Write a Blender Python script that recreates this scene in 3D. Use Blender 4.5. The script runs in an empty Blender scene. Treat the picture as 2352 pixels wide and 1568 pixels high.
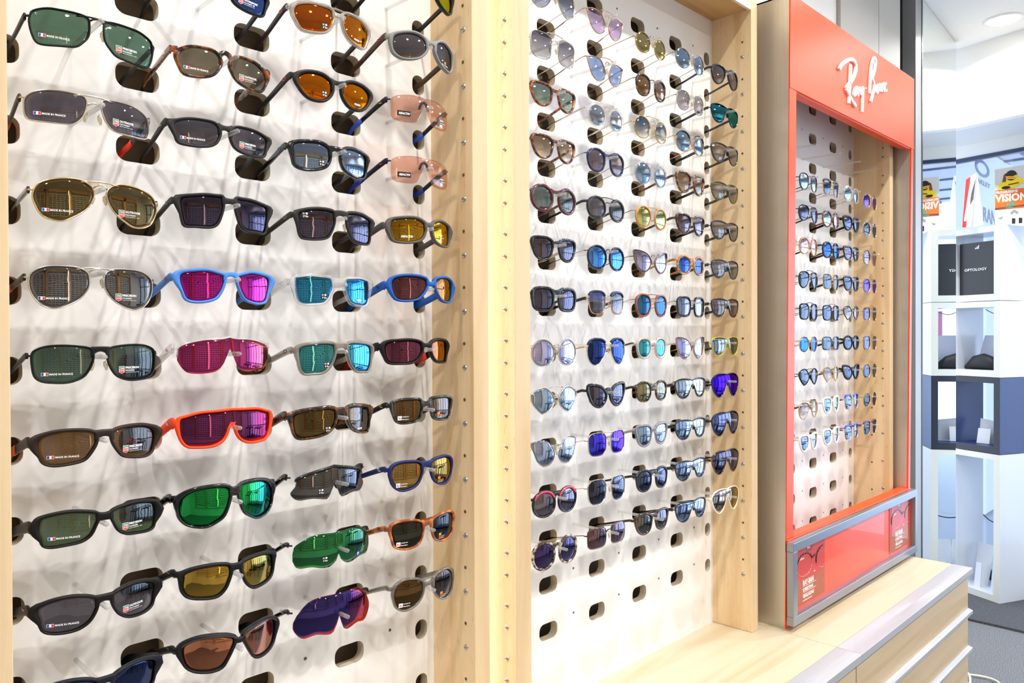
import bpy, bmesh, math, random
from mathutils import Vector, Matrix
random.seed(7)
S = bpy.context.scene
COL = S.collection
ZO = 2.02                      # floor to the calibration origin (peg row 0)
Q, P = 0.0953, 0.16            # row and column pitch of the peg grid
# ---------------------------------------------------------------- camera
def cam_axes(yaw, pitch, roll):
    cy, sy, cp, sp = math.cos(yaw), math.sin(yaw), math.cos(pitch), math.sin(pitch)
    f = Vector((sy*cp, cy*cp, sp)); r = Vector((cy, -sy, 0)); u = r.cross(f)
    cr, sr = math.cos(roll), math.sin(roll)
    return f, r*cr+u*sr, u*cr-r*sr
CF, CR, CU = cam_axes(0.78822, -0.00906, -0.00448)
CC = Vector((-0.29312, -1.06421, -0.54837+ZO))
cd = bpy.data.cameras.new('camera'); cam = bpy.data.objects.new('camera', cd); COL.objects.link(cam)
cd.sensor_width = 36; cd.lens = 1764.7/2352*36; cd.clip_start = 0.02; cd.clip_end = 100
m3 = Matrix((CR, CU, -CF)).transposed()
cam.matrix_world = Matrix.Translation(CC) @ m3.to_4x4()
S.camera = cam
# ---------------------------------------------------------------- colour management, world
S.view_settings.view_transform = 'Standard'; S.view_settings.look = 'None'
S.view_settings.gamma = 1; S.view_settings.use_curve_mapping = False
S.view_settings.exposure = 0.08
W = bpy.data.worlds.new('world'); S.world = W; W.use_nodes = True
nt = W.node_tree; bgn = nt.nodes['Background']
sky = nt.nodes.new('ShaderNodeTexSky'); sky.sky_type = 'HOSEK_WILKIE' ; sky.turbidity = 6; sky.sun_direction = (-0.3, 0.5, 0.75)
mxw = nt.nodes.new('ShaderNodeMixRGB'); mxw.inputs[0].default_value = 0.75; mxw.inputs[2].default_value = (0.74, 0.84, 1.0, 1)
nt.links.new(sky.outputs[0], mxw.inputs[1]); nt.links.new(mxw.outputs[0], bgn.inputs[0]); bgn.inputs[1].default_value = 3.4
def add_light(name, loc, size, power, color, rot=(0, 0, 0), shape='DISK', sy=None, spread=None):
    l = bpy.data.lights.new(name, 'AREA'); l.shape = shape; l.size = size
    if sy: l.size_y = sy
    l.energy = power; l.color = color
    if spread: l.spread = spread
    o = bpy.data.objects.new(name, l); o.location = loc; o.rotation_euler = rot; COL.objects.link(o); return o
WARM = (1.0, 0.975, 0.94)
SPOTS = [(x, -0.68) for x in (-0.75, 0.42, 1.58, 2.75)] + [(x, -2.1) for x in (-0.9, 0.0, 0.85, 1.7, 2.55, 3.4)] + [(4.08, -0.115), (3.88, -1.03)]
for i, (x, y) in enumerate(SPOTS):
    add_light('downlight_lamp', (x, y, 2.985), 0.055, 12.5 if y > -1 else 17, WARM, spread=math.radians(150))

# daylight falling in through the shop window at the far end
add_light('window_daylight', (4.98, -2.0, 1.3), 2.3, 66, (0.70, 0.83, 1.0), rot=(0, math.radians(90), 0), shape='RECTANGLE', sy=2.7)
# ---------------------------------------------------------------- colours and materials
def lin(h):
    v = [int(h[i:i+2], 16)/255 for i in (0, 2, 4)]
    return tuple((c/12.92 if c <= 0.04045 else ((c+0.055)/1.055)**2.4) for c in v) + (1,)
MC = {}
def newmat(name):
    m = bpy.data.materials.new(name); m.use_nodes = True; n = m.node_tree.nodes; l = m.node_tree.links
    return m, n, l, n['Principled BSDF']
def pbr(h, rough=0.5, metal=0.0, spec=0.5, key=None):
    k = ('pbr', h, rough, metal, spec)
    if k in MC: return MC[k]
    m, n, l, b = newmat('surface_'+h); b.inputs['Base Color'].default_value = lin(h); b.inputs['Roughness'].default_value = rough
    b.inputs['Metallic'].default_value = metal; b.inputs['Specular IOR Level'].default_value = spec
    MC[k] = m; return m
def emis(h, s):
    k = ('em', h, s)
    if k in MC: return MC[k]
    m, n, l, b = newmat('glow_'+h); b.inputs['Emission Color'].default_value = lin(h); b.inputs['Emission Strength'].default_value = s
    b.inputs['Base Color'].default_value = lin(h); MC[k] = m; return m
def coords(n, l, scale, space='Object', rot=(0, 0, 0)):
    tc = n.new('ShaderNodeTexCoord'); mp = n.new('ShaderNodeMapping'); mp.inputs['Scale'].default_value = scale; mp.inputs['Rotation'].default_value = rot
    l.new(tc.outputs[space], mp.inputs[0]); return mp.outputs[0]
def ramp(n, l, src, stops):
    r = n.new('ShaderNodeValToRGB'); e = r.color_ramp.elements
    while len(e) < len(stops): e.new(0.5)
    for i, (p, c) in enumerate(stops): e[i].position = p; e[i].color = c
    l.new(src, r.inputs[0]); return r.outputs[0]
def wood(key, axis, base='E6CBA0', dark='D6B484', flecks=True, rough=0.42):
    k = ('wood', key)
    if k in MC: return MC[k]
    m, n, l, b = newmat('wood_'+key)
    sc = [16, 16, 16]; sc['xyz'.index(axis)] = 0.9
    v = coords(n, l, sc); nz = n.new('ShaderNodeTexNoise'); nz.inputs['Scale'].default_value = 1.3; nz.inputs['Detail'].default_value = 6; nz.inputs['Distortion'].default_value = 0.5
    l.new(v, nz.inputs['Vector'])
    c = ramp(n, l, nz.outputs[0], [(0.35, lin(dark)), (0.5, lin(base)), (0.68, lin(base))])
    sc2 = [420, 420, 420]; sc2['xyz'.index(axis)] = 45
    v2 = coords(n, l, sc2); n2 = n.new('ShaderNodeTexNoise'); n2.inputs['Scale'].default_value = 1; l.new(v2, n2.inputs['Vector'])
    c2 = ramp(n, l, n2.outputs[0], [(0.28, (0.72, 0.6, 0.47, 1)), (0.37, (1, 1, 1, 1))])
    mx = n.new('ShaderNodeMixRGB'); mx.blend_type = 'MULTIPLY'; mx.inputs[0].default_value = 0.55 if flecks else 0.15
    l.new(c, mx.inputs[1]); l.new(c2, mx.inputs[2]); l.new(mx.outputs[0], b.inputs['Base Color']); b.inputs['Roughness'].default_value = rough
    MC[k] = m; return m
def brushed(key, h='B9B6B2', rough=0.32, axis='z'):
    k = ('br', key)
    if k in MC: return MC[k]
    m, n, l, b = newmat('brushed_'+key); sc = [900, 900, 900]; sc['xyz'.index(axis)] = 4
    v = coords(n, l, sc); nz = n.new('ShaderNodeTexNoise'); nz.inputs['Scale'].default_value = 1; l.new(v, nz.inputs['Vector'])
    a = tuple(x*0.86 for x in lin(h)[:3]) + (1,)
    l.new(ramp(n, l, nz.outputs[0], [(0.3, a), (0.7, lin(h))]), b.inputs['Base Color'])
    b.inputs['Metallic'].default_value = 0.9; b.inputs['Roughness'].default_value = rough; b.inputs['Anisotropic'].default_value = 0.5
    MC[k] = m; return m
def carpet(h1, h2, key):
    k = ('cp', key)
    if k in MC: return MC[k]
    m, n, l, b = newmat('carpet_'+key); v = coords(n, l, (1, 1, 1)); nz = n.new('ShaderNodeTexNoise'); nz.inputs['Scale'].default_value = 260; nz.inputs['Detail'].default_value = 4
    l.new(v, nz.inputs['Vector']); l.new(ramp(n, l, nz.outputs[0], [(0.35, lin(h1)), (0.65, lin(h2))]), b.inputs['Base Color'])
    bp = n.new('ShaderNodeBump'); bp.inputs['Strength'].default_value = 0.6; l.new(nz.outputs[0], bp.inputs['Height']); l.new(bp.outputs[0], b.inputs['Normal'])
    b.inputs['Roughness'].default_value = 0.95; MC[k] = m; return m
def mixsh(n, l, fac, a, b):
    x = n.new('ShaderNodeMixShader')
    if isinstance(fac, float): x.inputs[0].default_value = fac
    else: l.new(fac, x.inputs[0])
    l.new(a, x.inputs[1]); l.new(b, x.inputs[2]); return x.outputs[0]
def schlick(n, l, f0, p=4.0):
    lw = n.new('ShaderNodeLayerWeight'); lw.inputs[0].default_value = 0.5
    a = n.new('ShaderNodeMath'); a.operation = 'POWER'; a.inputs[1].default_value = p; l.new(lw.outputs[1], a.inputs[0])
    b = n.new('ShaderNodeMath'); b.operation = 'MULTIPLY_ADD'; b.inputs[1].default_value = 1-f0; b.inputs[2].default_value = f0; l.new(a.outputs[0], b.inputs[0]); return b.outputs[0]
def frame_mat(s):
    """p gloss plastic, m matte plastic, g metal, t tortoise, c see-through plastic"""
    k = ('fr', s)
    if k in MC: return MC[k]
    kind, h = s.split(':')
    m, n, l, b = newmat('frame_'+h.replace(',', '_'))
    if kind in 'pm':
        cl_ = lin(h); b.inputs['Base Color'].default_value = tuple(x*(.5 if max(cl_[:3]) < .06 else .72 if max(cl_[:3]) < .2 else 1) for x in cl_[:3])+(1,); b.inputs['Roughness'].default_value = 0.12 if kind == 'p' else 0.42; b.inputs['Specular IOR Level'].default_value = 0.5 if kind == 'p' else 0.22
        if kind == 'p': b.inputs['Coat Weight'].default_value = 0.3; b.inputs['Coat Roughness'].default_value = 0.05
    elif kind == 'g':
        b.inputs['Base Color'].default_value = lin(h); b.inputs['Metallic'].default_value = 1; b.inputs['Roughness'].default_value = 0.2
    elif kind == 't':
        a, c = h.split(','); v = coords(n, l, (1, 1, 1)); nz = n.new('ShaderNodeTexNoise'); nz.inputs['Scale'].default_value = 95; nz.inputs['Detail'].default_value = 2.5
        l.new(v, nz.inputs['Vector']); l.new(ramp(n, l, nz.outputs[0], [(0.46, lin(a)), (0.68, lin(c))]), b.inputs['Base Color'])
        b.inputs['Roughness'].default_value = 0.14; b.inputs['Coat Weight'].default_value = 0.3
    elif kind == 'c':
        t = n.new('ShaderNodeBsdfTransparent'); c = lin(h); t.inputs[0].default_value = tuple(x**0.5 for x in c[:3])+(1,)
        g = n.new('ShaderNodeBsdfGlossy'); g.inputs['Roughness'].default_value = 0.12
        d = n.new('ShaderNodeBsdfPrincipled'); d.inputs['Base Color'].default_value = c; d.inputs['Roughness'].default_value = 0.3
        fr = schlick(n, l, .05, 3)
        s1 = mixsh(n, l, 0.14 if min(c[:3]) > .6 else 0.38, t.outputs[0], d.outputs[0]); s2 = mixsh(n, l, fr, s1, g.outputs[0])
        l.new(s2, n['Material Output'].inputs[0])
    MC[k] = m; return m
def lens_mat(s):
    """T tint, G gradient tint (top, bottom), R mirror coating (facing colour, grazing colour)"""
    k = ('ln', s)
    if k in MC: return MC[k]
    kind, h = s.split(':'); hs = h.split(',')
    m, n, l, b = newmat('lens_'+h.replace(',', '_'))
    t = n.new('ShaderNodeBsdfTransparent'); g = n.new('ShaderNodeBsdfGlossy'); g.inputs['Roughness'].default_value = 0.015
    sq = lambda c, q=0.5: tuple(x**q for x in c[:3])+(1,)
    if kind == 'T':
        t.inputs[0].default_value = sq(lin(hs[0])); out = mixsh(n, l, schlick(n, l, .075), t.outputs[0], g.outputs[0])
    elif kind == 'G':
        tc = n.new('ShaderNodeTexCoord'); sp = n.new('ShaderNodeSeparateXYZ'); l.new(tc.outputs['Object'], sp.inputs[0])
        mr = n.new('ShaderNodeMapRange'); mr.inputs[1].default_value = -0.028; mr.inputs[2].default_value = 0.010; l.new(sp.outputs[2], mr.inputs[0])
        l.new(ramp(n, l, mr.outputs[0], [(0.05, sq(lin(hs[1]))), (0.95, sq(lin(hs[0])))]), t.inputs[0])
        out = mixsh(n, l, schlick(n, l, .075), t.outputs[0], g.outputs[0])
    else:
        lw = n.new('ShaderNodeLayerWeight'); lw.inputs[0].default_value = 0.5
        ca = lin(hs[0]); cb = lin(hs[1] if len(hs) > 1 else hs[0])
        if cb[2] > cb[0]*1.25 and ca[2] < ca[0]*2.2:   # neutral coating: grazing blue imitates reflected daylight, so only part is kept
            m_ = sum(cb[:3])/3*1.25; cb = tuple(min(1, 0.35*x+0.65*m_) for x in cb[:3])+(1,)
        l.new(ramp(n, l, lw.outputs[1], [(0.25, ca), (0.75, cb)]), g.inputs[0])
        t.inputs[0].default_value = sq(lin(hs[2] if len(hs) > 2 else '4A4550'))
        out = mixsh(n, l, 0.72, t.outputs[0], g.outputs[0])
    l.new(out, n['Material Output'].inputs[0]); MC[k] = m; return m
def acrylic():
    k = 'acrylic'
    if k in MC: return MC[k]
    m, n, l, b = newmat('clear_acrylic'); t = n.new('ShaderNodeBsdfTransparent'); t.inputs[0].default_value = (0.96, 0.96, 0.96, 1)
    g = n.new('ShaderNodeBsdfGlossy'); g.inputs['Roughness'].default_value = 0.06
    d = n.new('ShaderNodeBsdfDiffuse'); d.inputs[0].default_value = (0.85, 0.84, 0.82, 1)
    lw = n.new('ShaderNodeLayerWeight'); lw.inputs[0].default_value = 0.5
    f = ramp(n, l, lw.outputs[1], [(0.0, (0.08, 0.08, 0.08, 1)), (0.75, (0.3, 0.3, 0.3, 1)), (1, (0.75, 0.75, 0.75, 1))])
    s1 = mixsh(n, l, 0.16, t.outputs[0], d.outputs[0]); l.new(mixsh(n, l, f, s1, g.outputs[0]), n['Material Output'].inputs[0]); MC[k] = m; return m
def glass_thin(tint=(0.92, 0.96, 1.0, 1), refl=1.45):
    k = ('gl', tint)
    if k in MC: return MC[k]
    m, n, l, b = newmat('window_glass'); t = n.new('ShaderNodeBsdfTransparent'); t.inputs[0].default_value = tint
    g = n.new('ShaderNodeBsdfGlossy'); g.inputs['Roughness'].default_value = 0.0
    l.new(mixsh(n, l, schlick(n, l, refl if refl < 1 else .04, 8 if refl < 1 else 4), t.outputs[0], g.outputs[0]), n['Material Output'].inputs[0]); MC[k] = m; return m

# ---------------------------------------------------------------- object helpers
def tag(o, label=None, cat=None, group=None, kind=None):
    if label: o['label'] = label
    if cat: o['category'] = cat
    if group: o['group'] = group
    if kind: o['kind'] = kind
    return o
def empty(name, loc, rz=0, label=None, cat=None, group=None):
    o = bpy.data.objects.new(name, None); o.location = loc; o.rotation_euler = (0, 0, rz); o.empty_display_size = 0.02; COL.objects.link(o)
    return tag(o, label, cat, group)
class MB:
    def __init__(s): s.v = []; s.f = []; s.mi = []; s.sm = []
    def add(s, vs, fs, mi=0, smooth=False):
        o = len(s.v); s.v += [tuple(v) for v in vs]
        for f in fs: s.f.append([o+i for i in f]); s.mi.append(mi); s.sm.append(smooth)
    def box(s, x0, x1, y0, y1, z0, z1, mi=0):
        s.add([(x0,y0,z0),(x1,y0,z0),(x1,y1,z0),(x0,y1,z0),(x0,y0,z1),(x1,y0,z1),(x1,y1,z1),(x0,y1,z1)],
              [(0,3,2,1),(4,5,6,7),(0,1,5,4),(1,2,6,5),(2,3,7,6),(3,0,4,7)], mi); return s
    def tube(s, path, r, n=8, mi=0, closed=False, cap=True, flat=None, up=(0,0,1)):
        """round or elliptical (flat=(ra, rb) list) sweep along a path"""
        path = [Vector(p) for p in path]; N = len(path); vs = []; up = Vector(up)
        for i, p in enumerate(path):
            a = path[i-1] if (i > 0 or closed) else p; b = path[(i+1) % N] if (i < N-1 or closed) else p
            t = (b-a).normalized(); s1 = t.cross(up)
            if s1.length < 1e-4: s1 = t.cross(Vector((1, 0, 0)))
            s1.normalize(); s2 = s1.cross(t).normalized()
            if flat: ra, rb = flat[i] if isinstance(flat[0], (list, tuple)) else flat
            else: ra = rb = (r[i] if isinstance(r, (list, tuple)) else r)
            for j in range(n):
                c = math.cos(2*math.pi*(j+0.5)/n); d = math.sin(2*math.pi*(j+0.5)/n)
                if flat: c = math.copysign(abs(c)**0.6, c); d = math.copysign(abs(d)**0.6, d)
                vs.append(p+s1*ra*c+s2*rb*d)
        fs = []
        for i in range(N if closed else N-1):
            k = (i+1) % N
            for j in range(n): fs.append((i*n+j, i*n+(j+1) % n, k*n+(j+1) % n, k*n+j))
        if cap and not closed: fs += [tuple(range(n))[::-1], tuple((N-1)*n+j for j in range(n))]
        s.add(vs, fs, mi, True); return s
    def build(s, name, mats, parent=None, bevel=0, loc=None):
        me = bpy.data.meshes.new(name); me.from_pydata(s.v, [], s.f)
        if not isinstance(mats, (list, tuple)): mats = [mats]
        for m in mats: me.materials.append(m)
        me.polygons.foreach_set('material_index', s.mi); me.polygons.foreach_set('use_smooth', s.sm); me.update()
        bm = bmesh.new(); bm.from_mesh(me); bmesh.ops.recalc_face_normals(bm, faces=bm.faces); bm.to_mesh(me); bm.free()
        o = bpy.data.objects.new(name, me); COL.objects.link(o)
        if loc: o.location = loc
        if parent: o.parent = parent
        if bevel:
            b = o.modifiers.new('bevel', 'BEVEL'); b.width = bevel; b.segments = 2; b.limit_method = 'ANGLE'
        return o
def spline(pts, closed=True, n=4):
    out = []; N = len(pts)
    rng = range(N) if closed else range(N-1)
    for i in rng:
        g = lambda k: pts[k % N] if closed else pts[min(max(k, 0), N-1)]
        p0, p1, p2, p3 = g(i-1), g(i), g(i+1), g(i+2)
        for j in range(n):
            t = j/n
            out.append(tuple(0.5*(2*p1[a]+(p2[a]-p0[a])*t+(2*p0[a]-5*p1[a]+4*p2[a]-p3[a])*t*t+(3*p1[a]-p0[a]-3*p2[a]+p3[a])*t**3) for a in range(len(p1))))
    if not closed: out.append(tuple(pts[-1]))
    return out
TXT = {}
def text2d(s, bold=0.0):
    """flat outline of a word, unit height letters -> (verts, faces, width)"""
    if (s, bold) in TXT: return TXT[(s, bold)]
    c = bpy.data.curves.new('lettering', 'FONT'); c.body = s; c.size = 1.0; c.offset = bold; c.resolution_u = 2
    o = bpy.data.objects.new('lettering', c); COL.objects.link(o); bpy.context.view_layer.update()
    me = o.evaluated_get(bpy.context.evaluated_depsgraph_get()).to_mesh()
    v = [(p.co.x, p.co.y) for p in me.vertices]; f = [tuple(q.vertices) for q in me.polygons]
    bpy.data.objects.remove(o); bpy.data.curves.remove(c)
    w = max([p[0] for p in v] or [1]); TXT[(s, bold)] = (v, f, w); return TXT[(s, bold)]
# ---------------------------------------------------------------- racks
WV = wood('upright', 'z', 'E8CCA0', 'D8B584'); WVL = wood('edge', 'z', 'D8BF98', 'CDB084', flecks=False, rough=.5); WH = wood('counter', 'x', 'C8BAA0', 'BDAB8A', flecks=False, rough=.35)
WHH = wood('header', 'x', 'D3A86E', 'BC8C52')
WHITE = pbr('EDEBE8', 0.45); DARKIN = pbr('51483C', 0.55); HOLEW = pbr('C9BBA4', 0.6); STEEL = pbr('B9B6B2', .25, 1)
def rr(w, h, r, n=6):
    o = []
    for cx, cz, a0 in ((w/2-r, h/2-r, 0), (-w/2+r, h/2-r, 90), (-w/2+r, -h/2+r, 180), (w/2-r, -h/2+r, 270)):
        for i in range(n): a = math.radians(a0+90*i/(n-1)); o.append((cx+r*math.cos(a), cz+r*math.sin(a)))
    return o
def pegboard(x0, x1, c0, nc, g0, g1, zt, zb, parent, T=0.018):
    b = MB(); xs = [x0]+[c0+P*i for i in range(nc)]+[x1]
    slots = [(c0-0.0675, 0.026)]+[(c0+P*(i+.5), 0.055) for i in range(nc-1)]+[(c0+P*(nc-1)+0.0675, 0.026)]
    for g in range(g0, g1+1):
        zc = ZO-(g+0.18)*Q
        for i, (sx, sw) in enumerate(slots):
            xa, xb, za, zb2 = xs[i], xs[i+1], zc-Q/2, zc+Q/2
            loop = rr(sw, 0.034, 0.0135 if sw > .03 else 0.0125); N = len(loop); outer = []
            for (a, c) in loop:
                tx = ((xb-sx) if a > 0 else (sx-xa))/max(abs(a), 1e-6); tz = (Q/2)/max(abs(c), 1e-6); t = min(tx, tz); outer.append((sx+a*t, zc+c*t))
            vs = [(sx+a, 0, zc+c) for a, c in loop]+[(a, 0, c) for a, c in outer]+[(sx+a, T, zc+c) for a, c in loop]
            fs = [(k, (k+1) % N, N+(k+1) % N, N+k) for k in range(N)]; b.add(vs, fs, 0)
            cs = [(xb, zb2), (xa, zb2), (xa, za), (xb, za)]
            for q, (X, Zc) in enumerate(cs):      # corner fillers
                pr = [k for k in range(N) if True]
                sgx = 1 if X > sx else -1; sgz = 1 if Zc > zc else -1
                best = None
                for k in range(N):
                    p1, p2 = outer[k], outer[(k+1) % N]
                    onx = lambda p: abs(p[0]-X) < 1e-6 and (p[1]-zc)*sgz >= -1e-6
                    onz = lambda p: abs(p[1]-Zc) < 1e-6 and (p[0]-sx)*sgx >= -1e-6
                    if (onx(p1) and onz(p2) and not onz(p1)) or (onz(p1) and onx(p2) and not onx(p1)): best = (p1, p2)
                if best: b.add([(best[0][0], 0, best[0][1]), (X, 0, Zc), (best[1][0], 0, best[1][1])], [(0, 1, 2)], 0)
            b.add([v for v in vs], [(k, 2*N+k, 2*N+(k+1) % N, (k+1) % N) for k in range(N)], 1, True)
    zt0 = ZO-(g0+0.18)*Q+Q/2; zb0 = ZO-(g1+0.18)*Q-Q/2
    b.add([(x0, 0, zt0), (x1, 0, zt0), (x1, 0, zt), (x0, 0, zt)], [(0, 1, 2, 3)]); b.add([(x0, 0, zb), (x1, 0, zb), (x1, 0, zb0), (x0, 0, zb0)], [(0, 1, 2, 3)])
    b.box(x0, x1, T, T+.0005, zt0, zt); b.box(x0, x1, T, T+.0005, zb, zb0)
    me = b.build('pegboard', [WHITE, HOLEW], parent)
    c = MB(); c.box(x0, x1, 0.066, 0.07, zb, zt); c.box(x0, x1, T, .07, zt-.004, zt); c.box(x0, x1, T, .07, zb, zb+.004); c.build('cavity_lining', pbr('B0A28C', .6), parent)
    return me
def pegs(pb, cells, empties, L=0.1207):
    for (x, g) in cells:
        z = ZO-g*Q; b = MB(); b.tube([(x, .012, z), (x, -.03, z), (x, -L+.0008, z), (x, -L, z)], [.0029, .0029, .0029, .0024], 12, mi=0); b.build('peg', acrylic(), pb)
    for (x, g) in empties:
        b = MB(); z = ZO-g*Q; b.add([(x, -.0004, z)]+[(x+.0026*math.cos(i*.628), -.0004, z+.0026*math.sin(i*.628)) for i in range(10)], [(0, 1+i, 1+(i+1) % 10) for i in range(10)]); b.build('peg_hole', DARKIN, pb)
def board(x0, x1, y0, y1, z0, z1, parent, name='side_board'):
    b = MB(); b.box(x0, x1, y0, y1, z0, z1); o = b.build(name, [WV, WVL], parent, bevel=.0012)
    for p in o.data.polygons:
        if p.normal.y < -.5: p.material_index = 1
    return o
def screw(parent, x, y, z, s=-1, r=.0052):
    b = MB(); N = 12; vs = [(x+s*.0026, y, z)]
    for rr_, h in ((.5, .0023), (.85, .0014), (1, 0)): vs += [(x+s*h, y+r*rr_*math.cos(i*.5236), z+r*rr_*math.sin(i*.5236)) for i in range(N)]
    fs = [(0, 1+i, 1+(i+1) % N) for i in range(N)]
    for k in range(2): fs += [(1+k*N+i, 1+(k+1)*N+i, 1+(k+1)*N+(i+1) % N, 1+k*N+(i+1) % N) for i in range(N)]
    b.add(vs, fs, 0, True); b.add([(x+s*.00275, y-.003, z-.0006), (x+s*.00275, y+.003, z-.0006), (x+s*.00275, y+.003, z+.0006), (x+s*.00275, y-.003, z+.0006)], [(0, 1, 2, 3)], 1)
    b.build('screw', [STEEL, DARKIN], parent)
def holes(parent, x, y, zs, s=-1, r=.003):
    for z in zs:
        b = MB(); b.add([(x+s*.0004, y, z)]+[(x+s*.0004, y+r*math.cos(i*.628), z+r*math.sin(i*.628)) for i in range(10)], [(0, 1+i, 1+(i+1) % 10) for i in range(10)]); b.build('shelf_pin_hole', DARKIN, parent)
ZC = 0.7024; ZTOP = 2.3006
# left rack
r1 = empty('display_rack', (0, 0, 0), 0, 'beech sunglasses rack nearest the camera with sports sunglasses on a white pegboard', 'display rack', 'sunglasses racks along the wall')
board(-.1250, -.0900, -.1091, .07, ZC, ZTOP+.06, r1); bR = board(.5756, .6107, -.1091, .07, ZC, ZTOP+.06, r1)
pb1 = pegboard(-.09, .5756, 0, 4, -2, 12, ZTOP, ZC, r1)
b = MB(); b.box(-.09, .5756, -.105, .07, ZTOP, ZTOP+.035); b.build('header_board', WHH, r1)
zs = [ZO+.0083-k*Q for k in range(-2, 13)]; holes(bR, .5756, -.0862, zs)
for k in range(-2, 13): screw(bR, .5756, -.0872, ZO-.0325-k*Q)
# middle rack
r2 = empty('display_rack', (0, 0, 0), 0, 'beech sunglasses rack between the bright pillar gap and the red-fronted case', 'display rack', 'sunglasses racks along the wall')
bL = board(.6754, .7146, -.1091, .07, ZC, ZTOP+.06, r2); bL.data.materials[0] = wood('gap_lit_upright', 'z', 'EADBC0', 'E2CEAB'); bM = board(1.5348, 1.5655, -.1126, .07, ZC, ZTOP+.20, r2)  # left board gets paler wood to imitate the glare of the gap strip
pb2 = pegboard(.7146, 1.5348, .8, 5, -2, 12, ZTOP, ZC, r2)
b = MB(); b.box(.7146, 1.5348, -.105, .07, ZTOP, ZTOP+.02); b.build('header_board', WHH, r2)
b = MB(); b.box(.7146, 1.5335, -.1126, -.105, ZTOP-.004, ZTOP+.2); b.build('header_fascia', wood('fascia', 'x', 'F0DDB8', 'E6CC9E', False), r2)
for k in range(-2, 13):
    screw(bL, .6754, -.0848, ZO+.0125-k*Q); screw(bL, .6754, -.0842, ZO-.0270-k*Q); screw(bM, 1.5348, -.0873, ZO-.0285-k*Q)
holes(bM, 1.5348, -.0875, [ZO+.0105-k*Q for k in range(-2, 13)])
# lamp strip in the gap between the two racks
g = empty('strip_light', (.643, .0, 0), 0, 'vertical lit strip recessed in the gap between the left and middle racks', 'light')
b = MB(); b.box(-.032, .032, .03, .036, ZC, ZTOP+.06); b.build('housing', pbr('F4F2EE', .4), g)
b = MB(); b.tube([(0, .016, ZC+.02), (0, .016, ZTOP)], .010, 12); b.build('tube', emis('FFF9F0', 5.0), g)
# right rack inside the red case
r3 = empty('display_rack', (0, 0, 0), 0, 'beech pegboard rack standing inside the red-fronted steel case', 'display rack', 'sunglasses racks along the wall')
board(1.640, 1.672, -.1216, .07, ZC, 2.33, r3); bQ = board(2.5003, 2.5320, -.1216, .07, ZC, 2.33, r3)
pb3 = pegboard(1.672, 2.5003, 1.76, 5, -2, 12, 2.33, ZC, r3)
for k in range(-2, 13): screw(bQ, 2.5003, -.0985, ZO+.0572-k*Q, r=.0048)
holes(bQ, 2.5003, -.0985, [ZO+.0905-k*Q for k in range(-1, 10)]); holes(bQ, 2.5003, -.062, [ZO-(.0953*.5+.0)-k*Q for k in range(8, 13)])
LG = [(0, g) for g in range(1, 12)]+[(1, g) for g in range(0, 11)]+[(2, g) for g in range(0, 11)]+[(3, g) for g in range(0, 11)]
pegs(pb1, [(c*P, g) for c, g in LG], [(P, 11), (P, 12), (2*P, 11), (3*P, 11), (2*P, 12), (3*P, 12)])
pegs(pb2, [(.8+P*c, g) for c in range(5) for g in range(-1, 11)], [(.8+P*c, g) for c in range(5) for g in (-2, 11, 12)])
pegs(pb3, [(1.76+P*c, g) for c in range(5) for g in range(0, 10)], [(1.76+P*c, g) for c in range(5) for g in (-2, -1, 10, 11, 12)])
# ---------------------------------------------------------------- counter and drawers
ALU = brushed('alu_x', 'B4B6BC', .5, 'x'); ALU.node_tree.nodes['Principled BSDF'].inputs['Metallic'].default_value = .25
def counter(x0, x1, label, right_end):
    c = empty('counter_cabinet', ((x0+x1)/2, -.15, 0), 0, label, 'cabinet', 'drawer cabinets under the racks'); m = (x0+x1)/2
    A = lambda b, *a: b.box(a[0]-m, a[1]-m, a[2]+.15, a[3]+.15, a[4], a[5])
    b = MB(); A(b, x0, x1, -.303, .098, .684, ZC); b.build('worktop', WH, c)
    b = MB(); A(b, x0, x1, -.364, -.3032, .684, ZC); b.build('edge_strip', ALU, c, bevel=.0006)
    b = MB(); A(b, x0+.0, x1-.005, -.330, .098, .03, .6838); b.build('carcass', WV, c)
    n = 0; z = .6835
    while z > .1:
        z2 = max(z-.1205 if n else .5640, .04)
        b = MB(); A(b, x0+.001, x1-.003, -.350, -.3305, z2+.002, z-.001); d = b.build('drawer_front', wood('drawer', 'x', 'C9B28E', 'BEA47A'), c)
        h = MB(); xa, xb = x0+.0-m, x1-m
        h.add([(xa, -.348+.15, z2+.004), (xb, -.348+.15, z2+.004), (xb, -.364+.15, z2-.001), (xa, -.364+.15, z2-.001), (xa, -.348+.15, z2-.006), (xb, -.348+.15, z2-.006), (xb, -.364+.15, z2-.011), (xa, -.364+.15, z2-.011)],
              [(0,1,2,3),(3,2,6,7),(7,6,5,4),(4,5,1,0),(0,3,7,4),(1,5,6,2)]); h.build('handle_strip', ALU, d)
        z = z2-.002; n += 1
    return c
counter(-1.2, 1.5960, 'pale beech drawer cabinet with grey metal edge under the left and middle racks', False)
counter(1.5972, 2.545, 'pale beech drawer cabinet with grey metal edge under the red-fronted case', True)
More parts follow.
